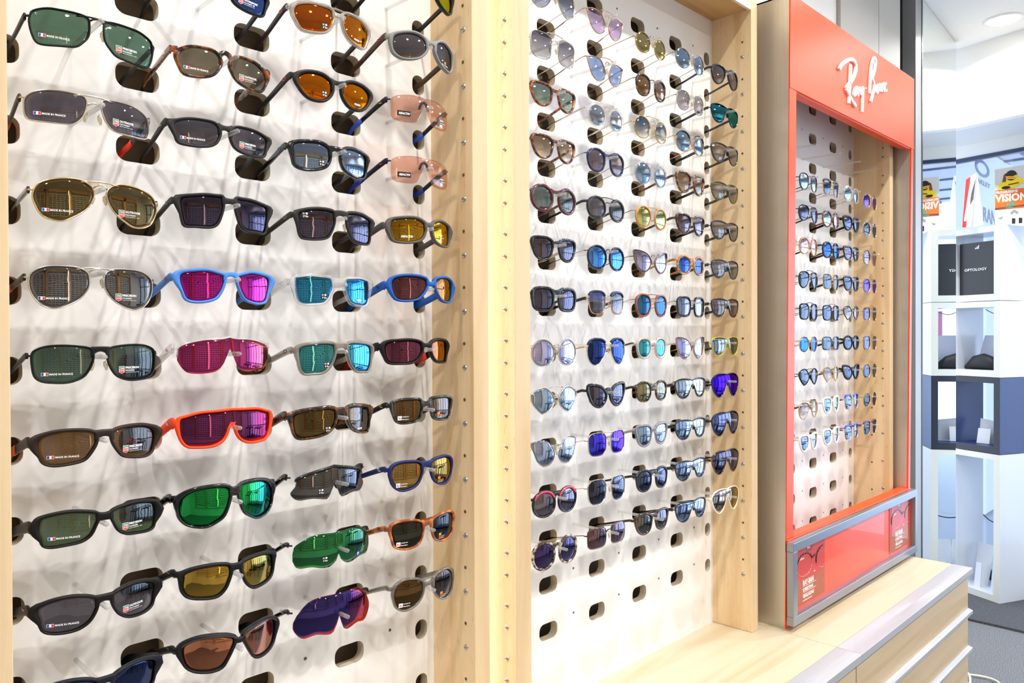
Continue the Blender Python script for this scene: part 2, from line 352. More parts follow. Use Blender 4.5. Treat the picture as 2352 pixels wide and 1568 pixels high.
# ---------------------------------------------------------------- red-fronted case
bc = empty('brand_display_case', (2.095, 0, ZC), 0, 'tall steel display case with a red front and white script logo', 'display case')
RED = pbr('F44A10', .33, 0.0, .32)
BS = brushed('case', 'D2CCC2', .38, 'z'); tilt = 0.0085
class TB(MB):      # the case leans a little forward
    def shear(s, ox=0, oy=0, oz=0):
        s.v = [(x-2.095, y-tilt*(z-ZC), z-ZC) for x, y, z in s.v]; return s
b = TB(); b.box(1.6185, 1.6220, -.1600, .095, ZC, 2.345); b.box(1.6185, 2.5705, -.158, .095, 2.341, 2.345); b.shear().build('steel_side', BS, bc)
b = TB(); b.box(2.5520, 2.5705, -.1600, .095, ZC, 2.341); b.shear().build('steel_side', BS, bc)
YF, YB = -.1615, -.1575
b = TB(); b.box(1.6190, 2.5710, YF-.002, YB-.002, 2.1045, 2.345); b.box(1.656, 2.553, YB-.002, -.128, 2.1045, 2.112); b.box(1.656, 2.553, YB-.002, -.150, 2.100, 2.1046); b.shear().build('header_panel', RED, bc)
b = TB(); b.box(1.6190, 1.6585, YF-.001, YB, ZC, 2.106); b.shear().build('front_stile', RED, bc)
b = TB(); b.box(2.5510, 2.5705, YF-.001, YB, ZC, 2.106); b.shear().build('front_stile', RED, bc)
b = TB(); b.box(1.6225, 2.5515, YF, -.128, .928, .9345); b.box(1.6190, 2.5705, YF-.004, YB-.001, .90, .9340); b.shear().build('lower_ledge', RED, bc, bevel=.002)
# script logo standing proud of the header
def on_header(u, v):
    U, V = 1740+u/3.843, v/3.843
    d = CF+CR*((U-1176)/1764.7)-CU*((V-784)/1764.7)
    t = (-.1765-CC.y)/d.y; p = CC+d*t; return (p.x, p.z)
strokes = [(9, [(712,615),(722,590),(745,560),(790,530),(825,530),(852,560),(858,610),(845,665),(820,715),(790,755),(772,785)]),
 (8, [(812,575),(808,690),(803,800),(799,915)]), (8.5, [(772,785),(795,830),(825,890),(858,940)]),
 (6, [(868,770),(848,790),(840,835),(850,845),(868,800),(874,770),(874,835),(882,848)]), (6, [(890,770),(892,820),(902,832),(918,790)]), (6.5, [(921,765),(919,860),(917,990)]),
 (6.5, [(945,778),(947,786)]), (7.5, [(981,825),(984,720),(990,610),(1002,545),(1018,512),(1030,540),(1026,600),(1008,670),(998,700)]), (7, [(998,695),(1016,735),(1018,790),(1004,850),(990,900)]),
 (6, [(1066,745),(1046,760),(1036,810),(1046,822),(1062,780),(1070,745),(1068,810)]), (6, [(1084,740),(1082,812)]), (6, [(1086,765),(1104,735),(1104,800),(1108,810)]), (5.5, [(1124,735),(1112,760),(1116,805),(1130,800)])]
lb = MB()
for w, st in strokes:
    pts = spline([on_header(a, c) for a, c in st], False, 3); w2 = w*.00052; N = len(pts); top = []; bot = []
    for i, p in enumerate(pts):
        a = pts[max(0, i-1)]; c = pts[min(N-1, i+1)]; dx, dz = c[0]-a[0], c[1]-a[1]; L = math.hypot(dx, dz) or 1
        top.append((p[0]-dz/L*w2*1.25, p[1]+dx/L*w2)); bot.append((p[0]+dz/L*w2*1.25, p[1]-dx/L*w2))
    loop = top+bot[::-1]; M_ = len(loop); fy = lambda z: YF-.002-tilt*(z-ZC)
    vs = [(x-2.095, fy(z)-.006, z-ZC) for x, z in loop]+[(x-2.095, fy(z)+.001, z-ZC) for x, z in loop]
    fs = [(i, i+1, M_-2-i, M_-1-i) for i in range(N-1)]+[(i, (i+1) % M_, M_+(i+1) % M_, M_+i) for i in range(M_)]
    lb.add(vs, fs)
lb.build('script_logo', pbr('FFF6F2', .3), bc)
# framed advert strip leaning on the case foot
ad = empty('advert_frame', (2.083, -.17, .727), 0, 'low brushed metal frame with red panel and two eyewear posters, standing against the case foot', 'advert frame')
fx0, fx1, fz0, fz1 = 1.606-2.083, 2.566-2.083, -.009, .2055; fw = .0235; y0, y1 = -.020, -.001
b = MB()
for x0, x1, z0, z1 in ((fx0, fx1, fz1-fw, fz1), (fx0, fx1, fz0, fz0+fw), (fx0, fx0+fw, fz0+fw, fz1-fw), (fx1-fw, fx1, fz0+fw, fz1-fw)): b.box(x0, x1, y0, y1, z0, z1)
b.build('metal_frame', brushed('frame', 'A2A6AE', .38, 'x'), ad, bevel=.0012)
b = MB(); b.box(fx0+.01, fx1-.01, -.004, -.001, .01, fz1-.01); b.build('backing_panel', RED, ad)
b = MB(); b.add([(fx0+.01, -.008, .01), (fx1-.01, -.008, .01), (fx1-.01, -.008, fz1-.01), (fx0+.01, -.008, fz1-.01)], [(0,1,2,3)]); b.build('glass_pane', glass_thin((1, 1, 1, 1), .008), ad)
b = MB(); b.box(-.34, .36, .001, .004, -.0240, -.009); b.build('foot', pbr('6A3A2A', .5), ad)  # dark brown colour imitates the shade in the gap under the frame
def poster(x0, x1, top):
    b = MB(); z0, z1 = .024, fz1-.024; W_ = x1-x0; H_ = z1-z0; zm = z0+H_*.42
    ms = [pbr('C32A1C', .5), pbr('A8522A', .6), pbr('FFF3EC', .5), pbr('1A1211', .4), pbr('8E1A14', .5), pbr('D9A48E', .5)]
    def q(a, c, d, e, mi, y): b.add([(x0+a*W_, y, z0+c*H_), (x0+d*W_, y, z0+c*H_), (x0+d*W_, y, z0+e*H_), (x0+a*W_, y, z0+e*H_)], [(0,1,2,3)], mi)
    q(0, .42, 1, 1, 0, -.0050); q(0, 0, 1, .42, 1, -.0050); q(.38, .85, .58, 1, 4, -.0052)
    def tx(s, x, z, sz, mi=2, sx=.62):
        v, f, w = text2d(s, .03); b.add([(x0+x*W_+a*sz*sx, -.0056, z0+z*H_+c*sz) for a, c in v], f, mi)
    tx('RAY-BAN', .27, .315, .0200, 2, .80); tx('KORREKTIONS-', .27, .215, .0125, 2, .74); tx('VERGLASUNG', .27, .105, .0140, 2, .78); tx('MIT ORIGINAL RAY-BAN LOGO', .27, .05, .005, 2, .8)
    tx('Ray-Ban', .41, .91, .009); tx('ORIGINAL', .17, .80, .005); tx('RAY-BAN LOGO', .17, .765, .006); tx('RX 5154', .62, .46, .005)
    for zz in (.295, .195): q(.27, zz, .70, zz+.006, 2, -.0056)
    for s in (0, 1):       # printed spectacles
        cx, cz = x0+W_*(.33+.62*s), z0+H_*.66; pts = [(cx+.048*math.cos(i*.314), cz+.030*math.sin(i*.314)) for i in range(20)]
        pts = [p for p in pts if x0 < p[0] < x1-.001]
        for i in range(len(pts)-1):
            if math.hypot(pts[i+1][0]-pts[i][0], pts[i+1][1]-pts[i][1]) > .02: continue
            top_ = pts[i][1] > cz; b.tube([(pts[i][0], -.0056, pts[i][1]), (pts[i+1][0], -.0056, pts[i+1][1])], .0018 if top_ else .0006, 5, mi=3 if top_ else 5)
    b.tube([(x0+W_*.57, -.0056, z0+H_*.72), (x0+W_*.65, -.0056, z0+H_*.75), (x0+W_*.72, -.0056, z0+H_*.74)], .0016, 5, mi=3)
    b.build('poster', ms, ad)
poster(1.640-2.083, 1.832-2.083, 0); poster(2.337-2.083, 2.5385-2.083, 0)
# ---------------------------------------------------------------- room shell
WALLM = pbr('E4E2DE', .6); CEILM = pbr('F1F0EE', .7)
def struct(name, b, m, parent=None):
    o = b.build(name, m, parent)
    if not parent: o['kind'] = 'structure'
    return o
b = MB(); b.box(-2.6, 4.95, -3.45, .6, -.03, 0); struct('floor', b, carpet('3E4044', '8A8C90', 'grey'))
b = MB(); b.box(-2.6, 4.5, -3.45, .6, 3.0, 3.05); struct('ceiling', b, CEILM)
b = MB(); b.box(-2.6, 2.95, .10, .16, 0, 3.0); struct('wall_back', b, WALLM)
b = MB(); b.box(-2.66, -2.6, -3.45, .16, 0, 3.0); struct('wall_left', b, WALLM)
b = MB(); b.box(-2.6, 4.95, -3.51, -3.45, 0, 3.05); struct('wall_front', b, WALLM)
# service wall right of the case: grey panels, black niche, aluminium post
b = MB(); b.box(2.60, 2.985, .085, .099, 0, 3.0); b.box(2.99, 3.235, .085, .15, 0, 3.0); b.box(2.95, 3.4, .15, .16, 0, 3); struct('trim_1', b, pbr('B9B5AC', .5))
b = MB(); b.box(3.235, 3.42, .135, .149, 0, 3.0); struct('trim_2', b, pbr('070608', .6))
b = MB(); b.box(3.42, 3.50, .080, .15, 0, 3.0); struct('trim_3', b, pbr('A2A4A4', .45, .3))
b = MB(); b.box(3.50, 3.512, .078, .16, 0, 3.0); struct('trim_4', b, pbr('1A1B1D', .4))
# mirror on the pillar
ma = math.radians(3.8); md = Vector((math.cos(ma), math.sin(ma), 0)); mn = Vector((-math.sin(ma), math.cos(ma), 0)); ME = Vector((4.24, .135, 0)); M0 = ME-md*.725
mr = bpy.data.materials.new('mirror'); mr.use_nodes = True; pb = mr.node_tree.nodes['Principled BSDF']; pb.inputs['Metallic'].default_value = 1; pb.inputs['Roughness'].default_value = 0; pb.inputs['Base Color'].default_value = (.86, .9, .89, 1)
b = MB(); vs = []
for z in (.0, 2.995): vs += [tuple(M0+Vector((0, 0, z))), tuple(ME+Vector((0, 0, z))), tuple(ME+mn*.006+Vector((0, 0, z))), tuple(M0+mn*.006+Vector((0, 0, z)))]
b.add(vs, [(0,1,5,4),(1,2,6,5),(2,3,7,6),(3,0,4,7),(4,5,6,7),(0,3,2,1)]); mo = b.build('pillar_mirror', mr); tag(mo, 'tall frameless mirror panel on the pillar beside the red-fronted case', 'mirror')
b = MB(); vs = []
for z in (0, 3.0): vs += [tuple(M0+mn*.008+Vector((0, 0, z))), tuple(ME+mn*.008+Vector((0, 0, z))), tuple(ME+mn*.3-md*.05+Vector((0, 0, z))), tuple(M0+mn*.3+Vector((0, 0, z)))]
b.add(vs, [(0,1,5,4),(1,2,6,5),(2,3,7,6),(3,0,4,7)]); struct('wall_pillar', b, WALLM)
# end wall: bulkhead over the shop window (runs slightly askew)
def xw(y): return 4.325+(y-.0)*.215
def slab(y0, y1, d0, d1, z0, z1, b):
    vs = []
    for z in (z0, z1): vs += [(xw(y0)+d0, y0, z), (xw(y1)+d0, y1, z), (xw(y1)+d1, y1, z), (xw(y0)+d1, y0, z)]
    b.add(vs, [(0,3,2,1),(4,5,6,7),(0,1,5,4),(1,2,6,5),(2,3,7,6),(3,0,4,7)]); return b
b = slab(-1.2, .6, 0, .06, 2.575, 3.0, MB()); b.box(4.09, 4.2, -3.45, -1.2, 2.575, 3.0) if False else None; slab(-3.45, -1.2, 0, .06, 2.575, 3.0, b); struct('wall_end', b, pbr('F0EFEC', .6))
b = slab(-3.45, .6, .06, .50, 2.575, 2.61, MB()); slab(-3.45, .6, .44, .50, 2.50, 2.58, b); struct('trim_5', b, pbr('D9DAD8', .5))
b = MB(); slab(-3.45, .6, .435, .47, 2.478, 2.50, b)
yy = -3.45
for yy in (-3.4, -2.7, -2.0, -1.3, -.62): slab(yy, yy+.05, .435, .47, .0, 2.46, b)
for yy in (-3.05, -2.35, -1.65, -.96): slab(yy, yy+.03, .435, .47, .0, 2.46, b)  # extra mullions, and rails below, added out of view to structure lens reflections
slab(-3.45, -.6, .435, .47, 1.90, 1.94, b); slab(-3.45, -.6, .435, .47, .86, .90, b); slab(-3.45, .6, .435, .47, .0, .10, b); struct('window_1', b, pbr('2E3A55', .4, .3))
b = MB(); slab(-3.45, .6, .45, .456, .1, 2.455, b); gp = b.build('window_pane', glass_thin(), bpy.data.objects['window_1'])
# recessed downlights
for i, (x, y) in enumerate(SPOTS):
    d = empty('ceiling_downlight', (x, y, 3.0), 0, 'round recessed downlight in the white ceiling' if (x, y) != (4.08, -.115) else 'round recessed downlight beside the mirror top, in view at upper right', 'ceiling light', 'recessed ceiling downlights' if (x, y) != (4.08, -.115) else None)
    b = MB(); b.add([(.0595*math.cos(k*.19635), .0595*math.sin(k*.19635), -.002) for k in range(32)], [tuple(range(32))]); b.build('lit_diffuser', emis('FFFAF0', 16.0), d)
    b = MB(); N = 32; vs = []
    for r_, z in ((.060, 0.0), (.064, -.004), (.086, -.006), (.090, 0)): vs += [(r_*math.cos(k*.19635), r_*math.sin(k*.19635), z) for k in range(N)]
    b.add(vs, [(a*N+k, a*N+(k+1) % N, (a+1)*N+(k+1) % N, (a+1)*N+k) for a in range(3) for k in range(N)], 0, True); b.build('trim_ring', pbr('F4F4F2', .4), d)
# ---------------------------------------------------------------- outside the window
b = MB(); b.box(4.95, 12, -8, 6, -.06, -.03); struct('floor_outside', b, pbr('B9BEC6', .8))
b = MB(); b.box(5.0, 9.5, -6, 5, 2.95, 3.05)
struct('ceiling_outside', b, pbr('D5DBE6', .7))
b = MB()
for k in range(8): b.box(5.0+k*.6, 5.03+k*.6, -6, 5, 2.935, 2.95)
for k in range(9): b.box(5.0, 9.5, -4+k*1.1, -3.97+k*1.1, 2.935, 2.95)
struct('trim_6', b, pbr('5E6A86', .6))
# ---------------------------------------------------------------- window tower of cube shelves
E0 = Vector((4.469, -.016, 0)); f1 = Vector((.418, .908, 0)).normalized(); f2 = Vector((.908, -.418, 0))*1.0; f2 = Vector((f1.y, -f1.x, 0))
def tb(b, a0, a1, c0, c1, z0, z1, mi=0):
    """box in tower axes: a along the open front, c towards the window"""
    vs = []
    for z in (z0, z1): vs += [tuple(E0+f1*a0+f2*c0+Vector((0, 0, z))), tuple(E0+f1*a1+f2*c0+Vector((0, 0, z))), tuple(E0+f1*a1+f2*c1+Vector((0, 0, z))), tuple(E0+f1*a0+f2*c1+Vector((0, 0, z)))]
    b.add(vs, [(0,1,2,3),(7,6,5,4),(0,4,5,1),(1,5,6,2),(2,6,7,3),(3,7,4,0)], mi); return b
TW, TD, th_ = .275, .22, .036
LACQ = pbr('CDD3DA', .25); NAVY = pbr('20356A', .4); NVE = pbr('141A2C', .4)
def cube(z0, z1, m, me, label):
    b = MB(); tb(b, 0, TW, 0, TD, z0, z0+th_); tb(b, 0, TW, 0, TD, z1-th_*.9, z1-.001); tb(b, 0, th_, .0, TD, z0+th_, z1-th_*.9); tb(b, TW-.006, TW, 0, TD, z0+th_, z1-th_*.9)
    o = b.build('cube_shelf', [m, me]); tag(o, label, 'shelf')
    for p in o.data.polygons:
        if p.normal.dot(f2) < -.7: p.material_index = 1
    return o
cube(1.644, 2.05, LACQ, pbr('CFCFC8', .4), 'white cube shelf at the tower top holding a black sign')
cube(1.229, 1.642, LACQ, pbr('CFCFC8', .4), 'white cube shelf of the tower holding a black glasses case')
cube(.815, 1.228, NAVY, NVE, 'navy blue cube shelf in the middle of the tower')
cube(.013, .813, LACQ, pbr('CFCFC8', .4), 'tall white shelf at the foot of the tower with cards inside')
def at(a, c, z): return E0+f1*a+f2*c+Vector((0, 0, z))
def plane_text(b, s, a, c, z, size, mi=0, bold=.02, sx=1.0, flip=True):
    v, f, w = text2d(s, bold); b.add([tuple(at(a-p*size*sx if flip else a+p*size*sx, c, z+q*size)) for p, q in v], f, mi)
# black sign box
b = MB(); tb(b, .048, TW-.012, .03, .09, 1.682, 1.972, 0); plane_text(b, 'OPTOLOGY', .235, .028, 1.815, .020, 1, .01, 1.25)
for i, h in enumerate((.008, .014, .020)): b.add([tuple(at(.170-i*.009, .028, 1.935)), tuple(at(.164-i*.009, .028, 1.935)), tuple(at(.162-i*.009, .028, 1.935+h)), tuple(at(.167-i*.009, .028, 1.935+h))], [(0,1,2,3)], 1)
tag(b.build('brand_sign', [pbr('15151A', .35), pbr('F2F2F2', .5)]), 'black box sign lettered OPTOLOGY inside the top white cube shelf', 'sign')
# glasses case with card behind
b = MB(); vs = []; N = 16
for k, (s, hh) in enumerate(((0, .0), (.25, .8), (.5, 1.0), (.75, .85), (1, .0))):
    for i in range(N): a = i*2*math.pi/N; vs.append(tuple(at(.042+.220*s, .075+.045*(hh or .3)*math.cos(a), 1.265+.045*(hh or .25)*(1+math.sin(a)))))
b.add(vs, [(k*N+i, k*N+(i+1) % N, (k+1)*N+(i+1) % N, (k+1)*N+i) for k in range(4) for i in range(N)]+[tuple(range(N)), tuple(4*N+i for i in range(N))], 0, True)
tag(b.build('glasses_case', pbr('101016', .6)), 'black zipped glasses case lying in the second white cube shelf', 'glasses case')
b = MB(); p = [at(.037, .155, 1.266), at(.265, .155, 1.266), at(.235, .19, 1.455), at(.085, .19, 1.455)]; b.add([tuple(q) for q in p]+[tuple(q+f2*.003) for q in p], [(0,1,2,3),(7,6,5,4),(0,4,5,1),(1,5,6,2),(2,6,7,3),(3,7,4,0)])
tag(b.build('display_card', pbr('BFC2D2', .5)), 'grey tapered card stand leaning behind the black glasses case', 'card')
# cards in the navy cube
def card(pts, m, label, name='display_card'):
    b = MB(); p = [at(*q) for q in pts]; b.add([tuple(q) for q in p]+[tuple(q+f2*.003) for q in p], [(0,1,2,3),(7,6,5,4),(0,4,5,1),(1,5,6,2),(2,6,7,3),(3,7,4,0)]); return tag(b.build(name, m), label, 'card')
card([(.050, .13, .853), (.20, .10, .853), (.215, .13, .985), (.075, .16, .965)], pbr('C9CCD0', .4), 'grey card stand leaning in the navy cube shelf')
card([(.12, .075, .853), (.185, .06, .853), (.185, .075, .935), (.12, .09, .935)], pbr('DADCE0', .4), 'small white folded card with a printed face in the navy cube shelf')
# cards at the tower foot
for i, (a, zt_) in enumerate(((.20, .27), (.10, .27))):
    card([(a-.05, .10, .037), (a+.03, .10, .037), (a+.055, .16, zt_), (a-.05, .16, zt_)], pbr('CFD2D8', .4), ('pale printed card standing at the tower foot, %s one' % ('mirror-side' if i == 0 else 'window-side')))
    card([(a-.045, .05, .037), (a-.005, .05, .037), (a-.008, .07, .18), (a-.040, .07, .18)], pbr('C9CCD8', .4), ('pair of small pale easel cards at the tower foot, %s one' % ('mirror-side' if i == 0 else 'window-side')))
b = MB(); b.tube([tuple(at(*q)) for q in spline([(.26, .21, .42), (.22, .21, .395), (.15, .21, .385), (.08, .21, .40), (.04, .21, .425)], False, 4)], .003, 6); tag(b.build('black_cable', pbr('15151A', .5)), 'black cable sagging across the open foot of the tower', 'cable')
b = MB(); b.tube([tuple(at(*q)) for q in spline([(.20, .15, 1.602), (.14, .15, 1.575), (.08, .15, 1.59), (.05, .15, 1.602)], False, 4)], .0022, 6); tag(b.build('thin_cable', pbr('55585F', .5)), 'thin grey cable hanging under the top of the case shelf', 'cable')
# poster standing on top of the tower
pc = Vector((4.508, .018, 2.052)); pu = Vector((.157, -.988, 0)).normalized(); pn = Vector((-pu.y, pu.x, 0))*-1
def pp(a, z, d=0): return tuple(pc+pu*a*.68+pn*d+Vector((0, 0, z*.69)))
po = empty('standing_poster', pc, 0, 'standing cardboard poster of a skier in yellow with an orange VISION band on the tower', 'poster')
def pq(b, a0, z0, a1, z1, mi, d=0): b.add([tuple(Vector(pp(a, z, d))-pc) for a, z in ((a0, z0), (a1, z0), (a1, z1), (a0, z1))], [(0,1,2,3)], mi)
def pell(b, a, z, ra, rz, mi, d, n=18): b.add([tuple(Vector(pp(a+ra*math.cos(i*2*math.pi/n), z+rz*math.sin(i*2*math.pi/n), d))-pc) for i in range(n)], [tuple(range(n))], mi)
def ppoly(b, pts, mi, d): b.add([tuple(Vector(pp(a, z, d))-pc) for a, z in pts], [tuple(range(len(pts)))], mi)
def ptx(b, s, a, z, sz, mi, d, sx=1.0, bold=.05):
    v, f, w = text2d(s, bold); b.add([tuple(Vector(pp(a+p*sz*sx, z+q*sz, d))-pc) for p, q in v], f, mi)
PM = [pbr('D4D6D6', .5), pbr('EC6A22', .5), pbr('F7F4EE', .5), pbr('EFD51E', .5), pbr('1B1A1C', .5), pbr('1C9C84', .5), pbr('8A8C90', .6), pbr('7A3B26', .6), pbr('F2F2F0', .5)]
PWd = .30; b = MB(); b.add([tuple(Vector(pp(a, z, d))-pc) for d in (0, -.004) for a, z in ((0, 0), (PWd, 0), (PWd, .455), (0, .435))], [(0,1,2,3),(7,6,5,4),(0,4,5,1),(1,5,6,2),(2,6,7,3),(3,7,4,0)], 0); b.build('board', PM, po)
b = MB(); D = .0008
pq(b, .002, .118, PWd-.002, .27, 1, D); ppoly(b, [(.002, .118), (PWd-.002, .135), (PWd-.002, .148), (.002, .134)], 7, D*1.5)
ptx(b, 'PROGRESSIVE', .006, .243, .027, 2, D*2, .90); ptx(b, 'VISION', .006, .180, .078, 2, D*2, .86, .04)
ppoly(b, [(.002, .0), (PWd-.002, .0), (PWd-.002, .055), (.22, .085), (.18, .07), (.13, .105), (.08, .06), (.03, .05), (.002, .03)], 8, D)
ppoly(b, [(.10, .085), (.13, .112), (.16, .088), (.15, .07), (.13, .09), (.115, .07)], 6, D*2); ppoly(b, [(.02, .05), (.06, .065), (.045, .04)], 6, D*2); ppoly(b, [(.2, .07), (.25, .085), (.23, .05)], 6, D*2)
for x in (.115, .16): ppoly(b, [(x, .0), (x+.022, .0), (x+.024, .04), (x, .045)], 4, D*2)
for i, h in enumerate((.012, .024, .034)): ppoly(b, [(.083+i*.019, .142), (.098+i*.019, .142), (.090+i*.019, .142+h+.006), (.078+i*.019, .142+h)], 5, D*2)
ptx(b, 'adidas', .075, .122, .020, 5, D*2.2, 1.0)
ppoly(b, [(.02, .275), (.03, .32), (.07, .36), (.12, .365), (.17, .35), (.215, .335), (.24, .35), (.25, .325), (.22, .30), (.17, .31), (.15, .285), (.10, .272), (.05, .268)], 3, D*2)
pell(b, .11, .335, .034, .022, 3, D*2.5); pell(b, .11, .376, .038, .040, 4, D*2.8); ppoly(b, [(.070, .372), (.085, .350), (.13, .346), (.148, .362), (.146, .378), (.12, .368), (.09, .372)], 3, D*3); ppoly(b, [(.080, .366), (.090, .355), (.125, .352), (.138, .364), (.12, .362), (.09, .366)], 1, D*3.2)
ppoly(b, [(.05, .33), (.06, .385), (.075, .40), (.075, .33)], 7, D*2.6); ppoly(b, [(.09, .31), (.16, .32), (.16, .31), (.09, .30)], 7, D*2.8); pell(b, .075, .285, .03, .012, 4, D*2.8)
b.build('printed_picture', PM, po)
# folded tent card next to it
tc = empty('tent_card', at(.215, .10, 2.05), 0, 'tall folded tent card with a red stripe on the tower, left of the skier poster', 'card'); o0 = at(.215, .10, 2.05)
def tq(L, m, name): 
    b = MB(); vs = [tuple(Vector(q)-o0) for q in L]; b.add(vs+[(x+.002, y+.001, z) for x, y, z in vs], [(0,1,2,3),(7,6,5,4),(0,4,5,1),(1,5,6,2),(2,6,7,3),(3,7,4,0)]); b.build(name, m, tc)
A_, B_, C_, D_ = Vector((4.470, .166, 2.051)), Vector((4.500, .127, 2.051)), Vector((4.478, .097, 2.345)), Vector((4.475, .149, 2.312))
tq([A_, B_, C_, D_], pbr('E6E4E0', .5), 'front_leaf'); tq([B_+Vector((.002, 0, 0)), Vector((4.455, .058, 2.051)), C_-Vector((0, .003, 0)), C_+Vector((.002, 0, 0))], pbr('D2D6DE', .5), 'back_leaf')
off = Vector((-.0015, -.001, 0)); tq([A_+off, A_.lerp(B_, .42)+off, D_.lerp(C_, .42)+off, D_+off], pbr('E0383A', .5), 'red_stripe'); tq([A_.lerp(B_, .48)+off+Vector((0, 0, .03)), A_.lerp(B_, .95)+off+Vector((0, 0, .04)), D_.lerp(C_, .90)+off-Vector((0, 0, .03)), D_.lerp(C_, .52)+off-Vector((0, 0, .09))], pbr('5A5A60', .5), 'printed_photo')
# white wall outside with blue-grey lettering
ow = MB(); wy = .60; ow.box(4.98, 7.65, wy, wy+.08, 0, 2.94, 0)
def ot(s, x, z, sz, bold=.02, sx=1.0):
    v, f, w = text2d(s, bold); ow.add([(x+p*sz*sx, wy-.004, z+q*sz) for p, q in v], f, 1)
N = 40; ra = [(6.70+.21*math.cos(i*math.pi/20), wy-.004, 2.775+.065*math.sin(i*math.pi/20)) for i in range(N)]; rb = [(6.70+.15*math.cos(i*math.pi/20), wy-.004, 2.775+.043*math.sin(i*math.pi/20)) for i in range(N)]
ow.add(ra+rb, [(i, (i+1) % N, N+(i+1) % N, N+i) for i in range(N)], 1); ot('OAKLEY', 6.44, 2.645, .055, .01, 2.4); ot('RANGE', 6.72, 2.36, .17, .0, 1.15)
o = ow.build('wall_outside', [pbr('EAF0FA', .7), pbr('7382A8', .6)]); o['kind'] = 'structure'
# sale poster seen through the case shelf
b = MB(); b.box(5.6, 5.61, -.55, -.12, 1.2, 1.62, 0); v, f, w = text2d('Sale', .04); b.add([(5.598, -.16-p*.16, 1.40+q*.16) for p, q in v], f, 1)
tag(b.build('sale_poster', [pbr('E58FB4', .6), pbr('FFFFFF', .6)]), 'pink sale poster with white lettering beyond the window', 'poster')
# white cable and plug on the floor
b = MB(); pts = [(2.95, -.42, .008), (3.1, -.40, .03), (3.28, -.32, .02), (3.42, -.22, .01), (3.36, -.10, .012), (3.2, -.08, .02), (3.05, -.16, .03), (3.0, -.22, .02), (3.15, -.20, .045), (3.35, -.15, .03), (3.5, -.05, .01), (3.6, .05, .01)]
wc = empty('power_cable', (3.2, -.2, 0), 0, 'white power cable and plugs lying coiled on the carpet beside the drawer cabinet', 'cable')
b.tube([(x-3.2, y+.2, z) for x, y, z in spline(pts, False, 5)], .0045, 7); b.build('cord', pbr('E2DFC8', .5), wc)
for (x, y, a) in ((3.30, -.14, .4), (3.18, -.17, 1.2)):
    b = MB(); b.tube([(x-3.2-.03*math.cos(a), y+.2-.03*math.sin(a), .035), (x-3.2, y+.2, .035), (x-3.2+.03*math.cos(a), y+.2+.03*math.sin(a), .03)], [.012, .017, .013], 10); b.build('plug', pbr('F0EFE8', .4), wc)
# darker entrance mat
b = MB(); b.box(4.12, 4.95, -3.4, .58, .0, .012); tag(b.build('entrance_mat', carpet('202226', '5E6066', 'mat')), 'dark ribbed entrance mat under the cube tower', 'mat')
# ---------------------------------------------------------------- displays on the opposite side (seen mirrored in the lenses)
for i, x in enumerate((-1.55, -.55, .45, 1.45, 2.45)):
    d = empty('opposite_display', (x, -3.44, .5), 0, 'tall white eyewear display on the opposite wall, one of a row', 'display rack', 'eyewear displays on the opposite wall')
    b = MB(); b.box(-.42, .42, 0, .03, 0, 1.9, 0); b.build('panel', pbr('E6E4E0', .5), d)
    b = MB(); b.box(-.45, -.42, 0, .16, 0, 2.0); b.box(.42, .45, 0, .16, 0, 2.0); b.box(-.45, .45, 0, .16, 1.9, 2.1); b.build('surround', wood('opp', 'z', 'D9B178', 'C2955C'), d)
    b = MB()
    for r_ in range(16):
        for c in range(5): cx = -.33+c*.165; b.box(cx-.058, cx-.008, .10, .112, .14+r_*.105, .175+r_*.105); b.box(cx+.008, cx+.058, .10, .112, .14+r_*.105, .175+r_*.105); b.box(cx-.01, cx+.01, .10, .11, .165+r_*.105, .172+r_*.105)
    o = b.build('small_eyewear', pbr('26262B', .3), d); o['kind'] = 'stuff'
    if i in (1, 3):
        s = MB(); s.box(.462, .482, .05, .06, .1, 2.0); s.build('light_strip', emis('FFF6E6', 9.0), d)
# unseen tables by the shop window, added as dark shapes for the lens reflections
for i, (x, y) in enumerate(((3.5, -1.5), (3.3, -2.5))):
    d = empty('reflection_table', (x, y, 0), 0, 'unseen dark table before the shop window, added for the lens reflections', 'table', 'unseen tables added for lens reflections')
    b = MB(); b.box(-.35, .35, -.3, .3, .86, .9); b.build('tabletop', pbr('2B2C33', .3), d)
    for sx_ in (-1, 1):
        for sy_ in (-1, 1): b = MB(); b.box(sx_*.31-.02, sx_*.31+.02, sy_*.26-.02, sy_*.26+.02, 0, .86); b.build('leg', pbr('2B2C33', .3), d)
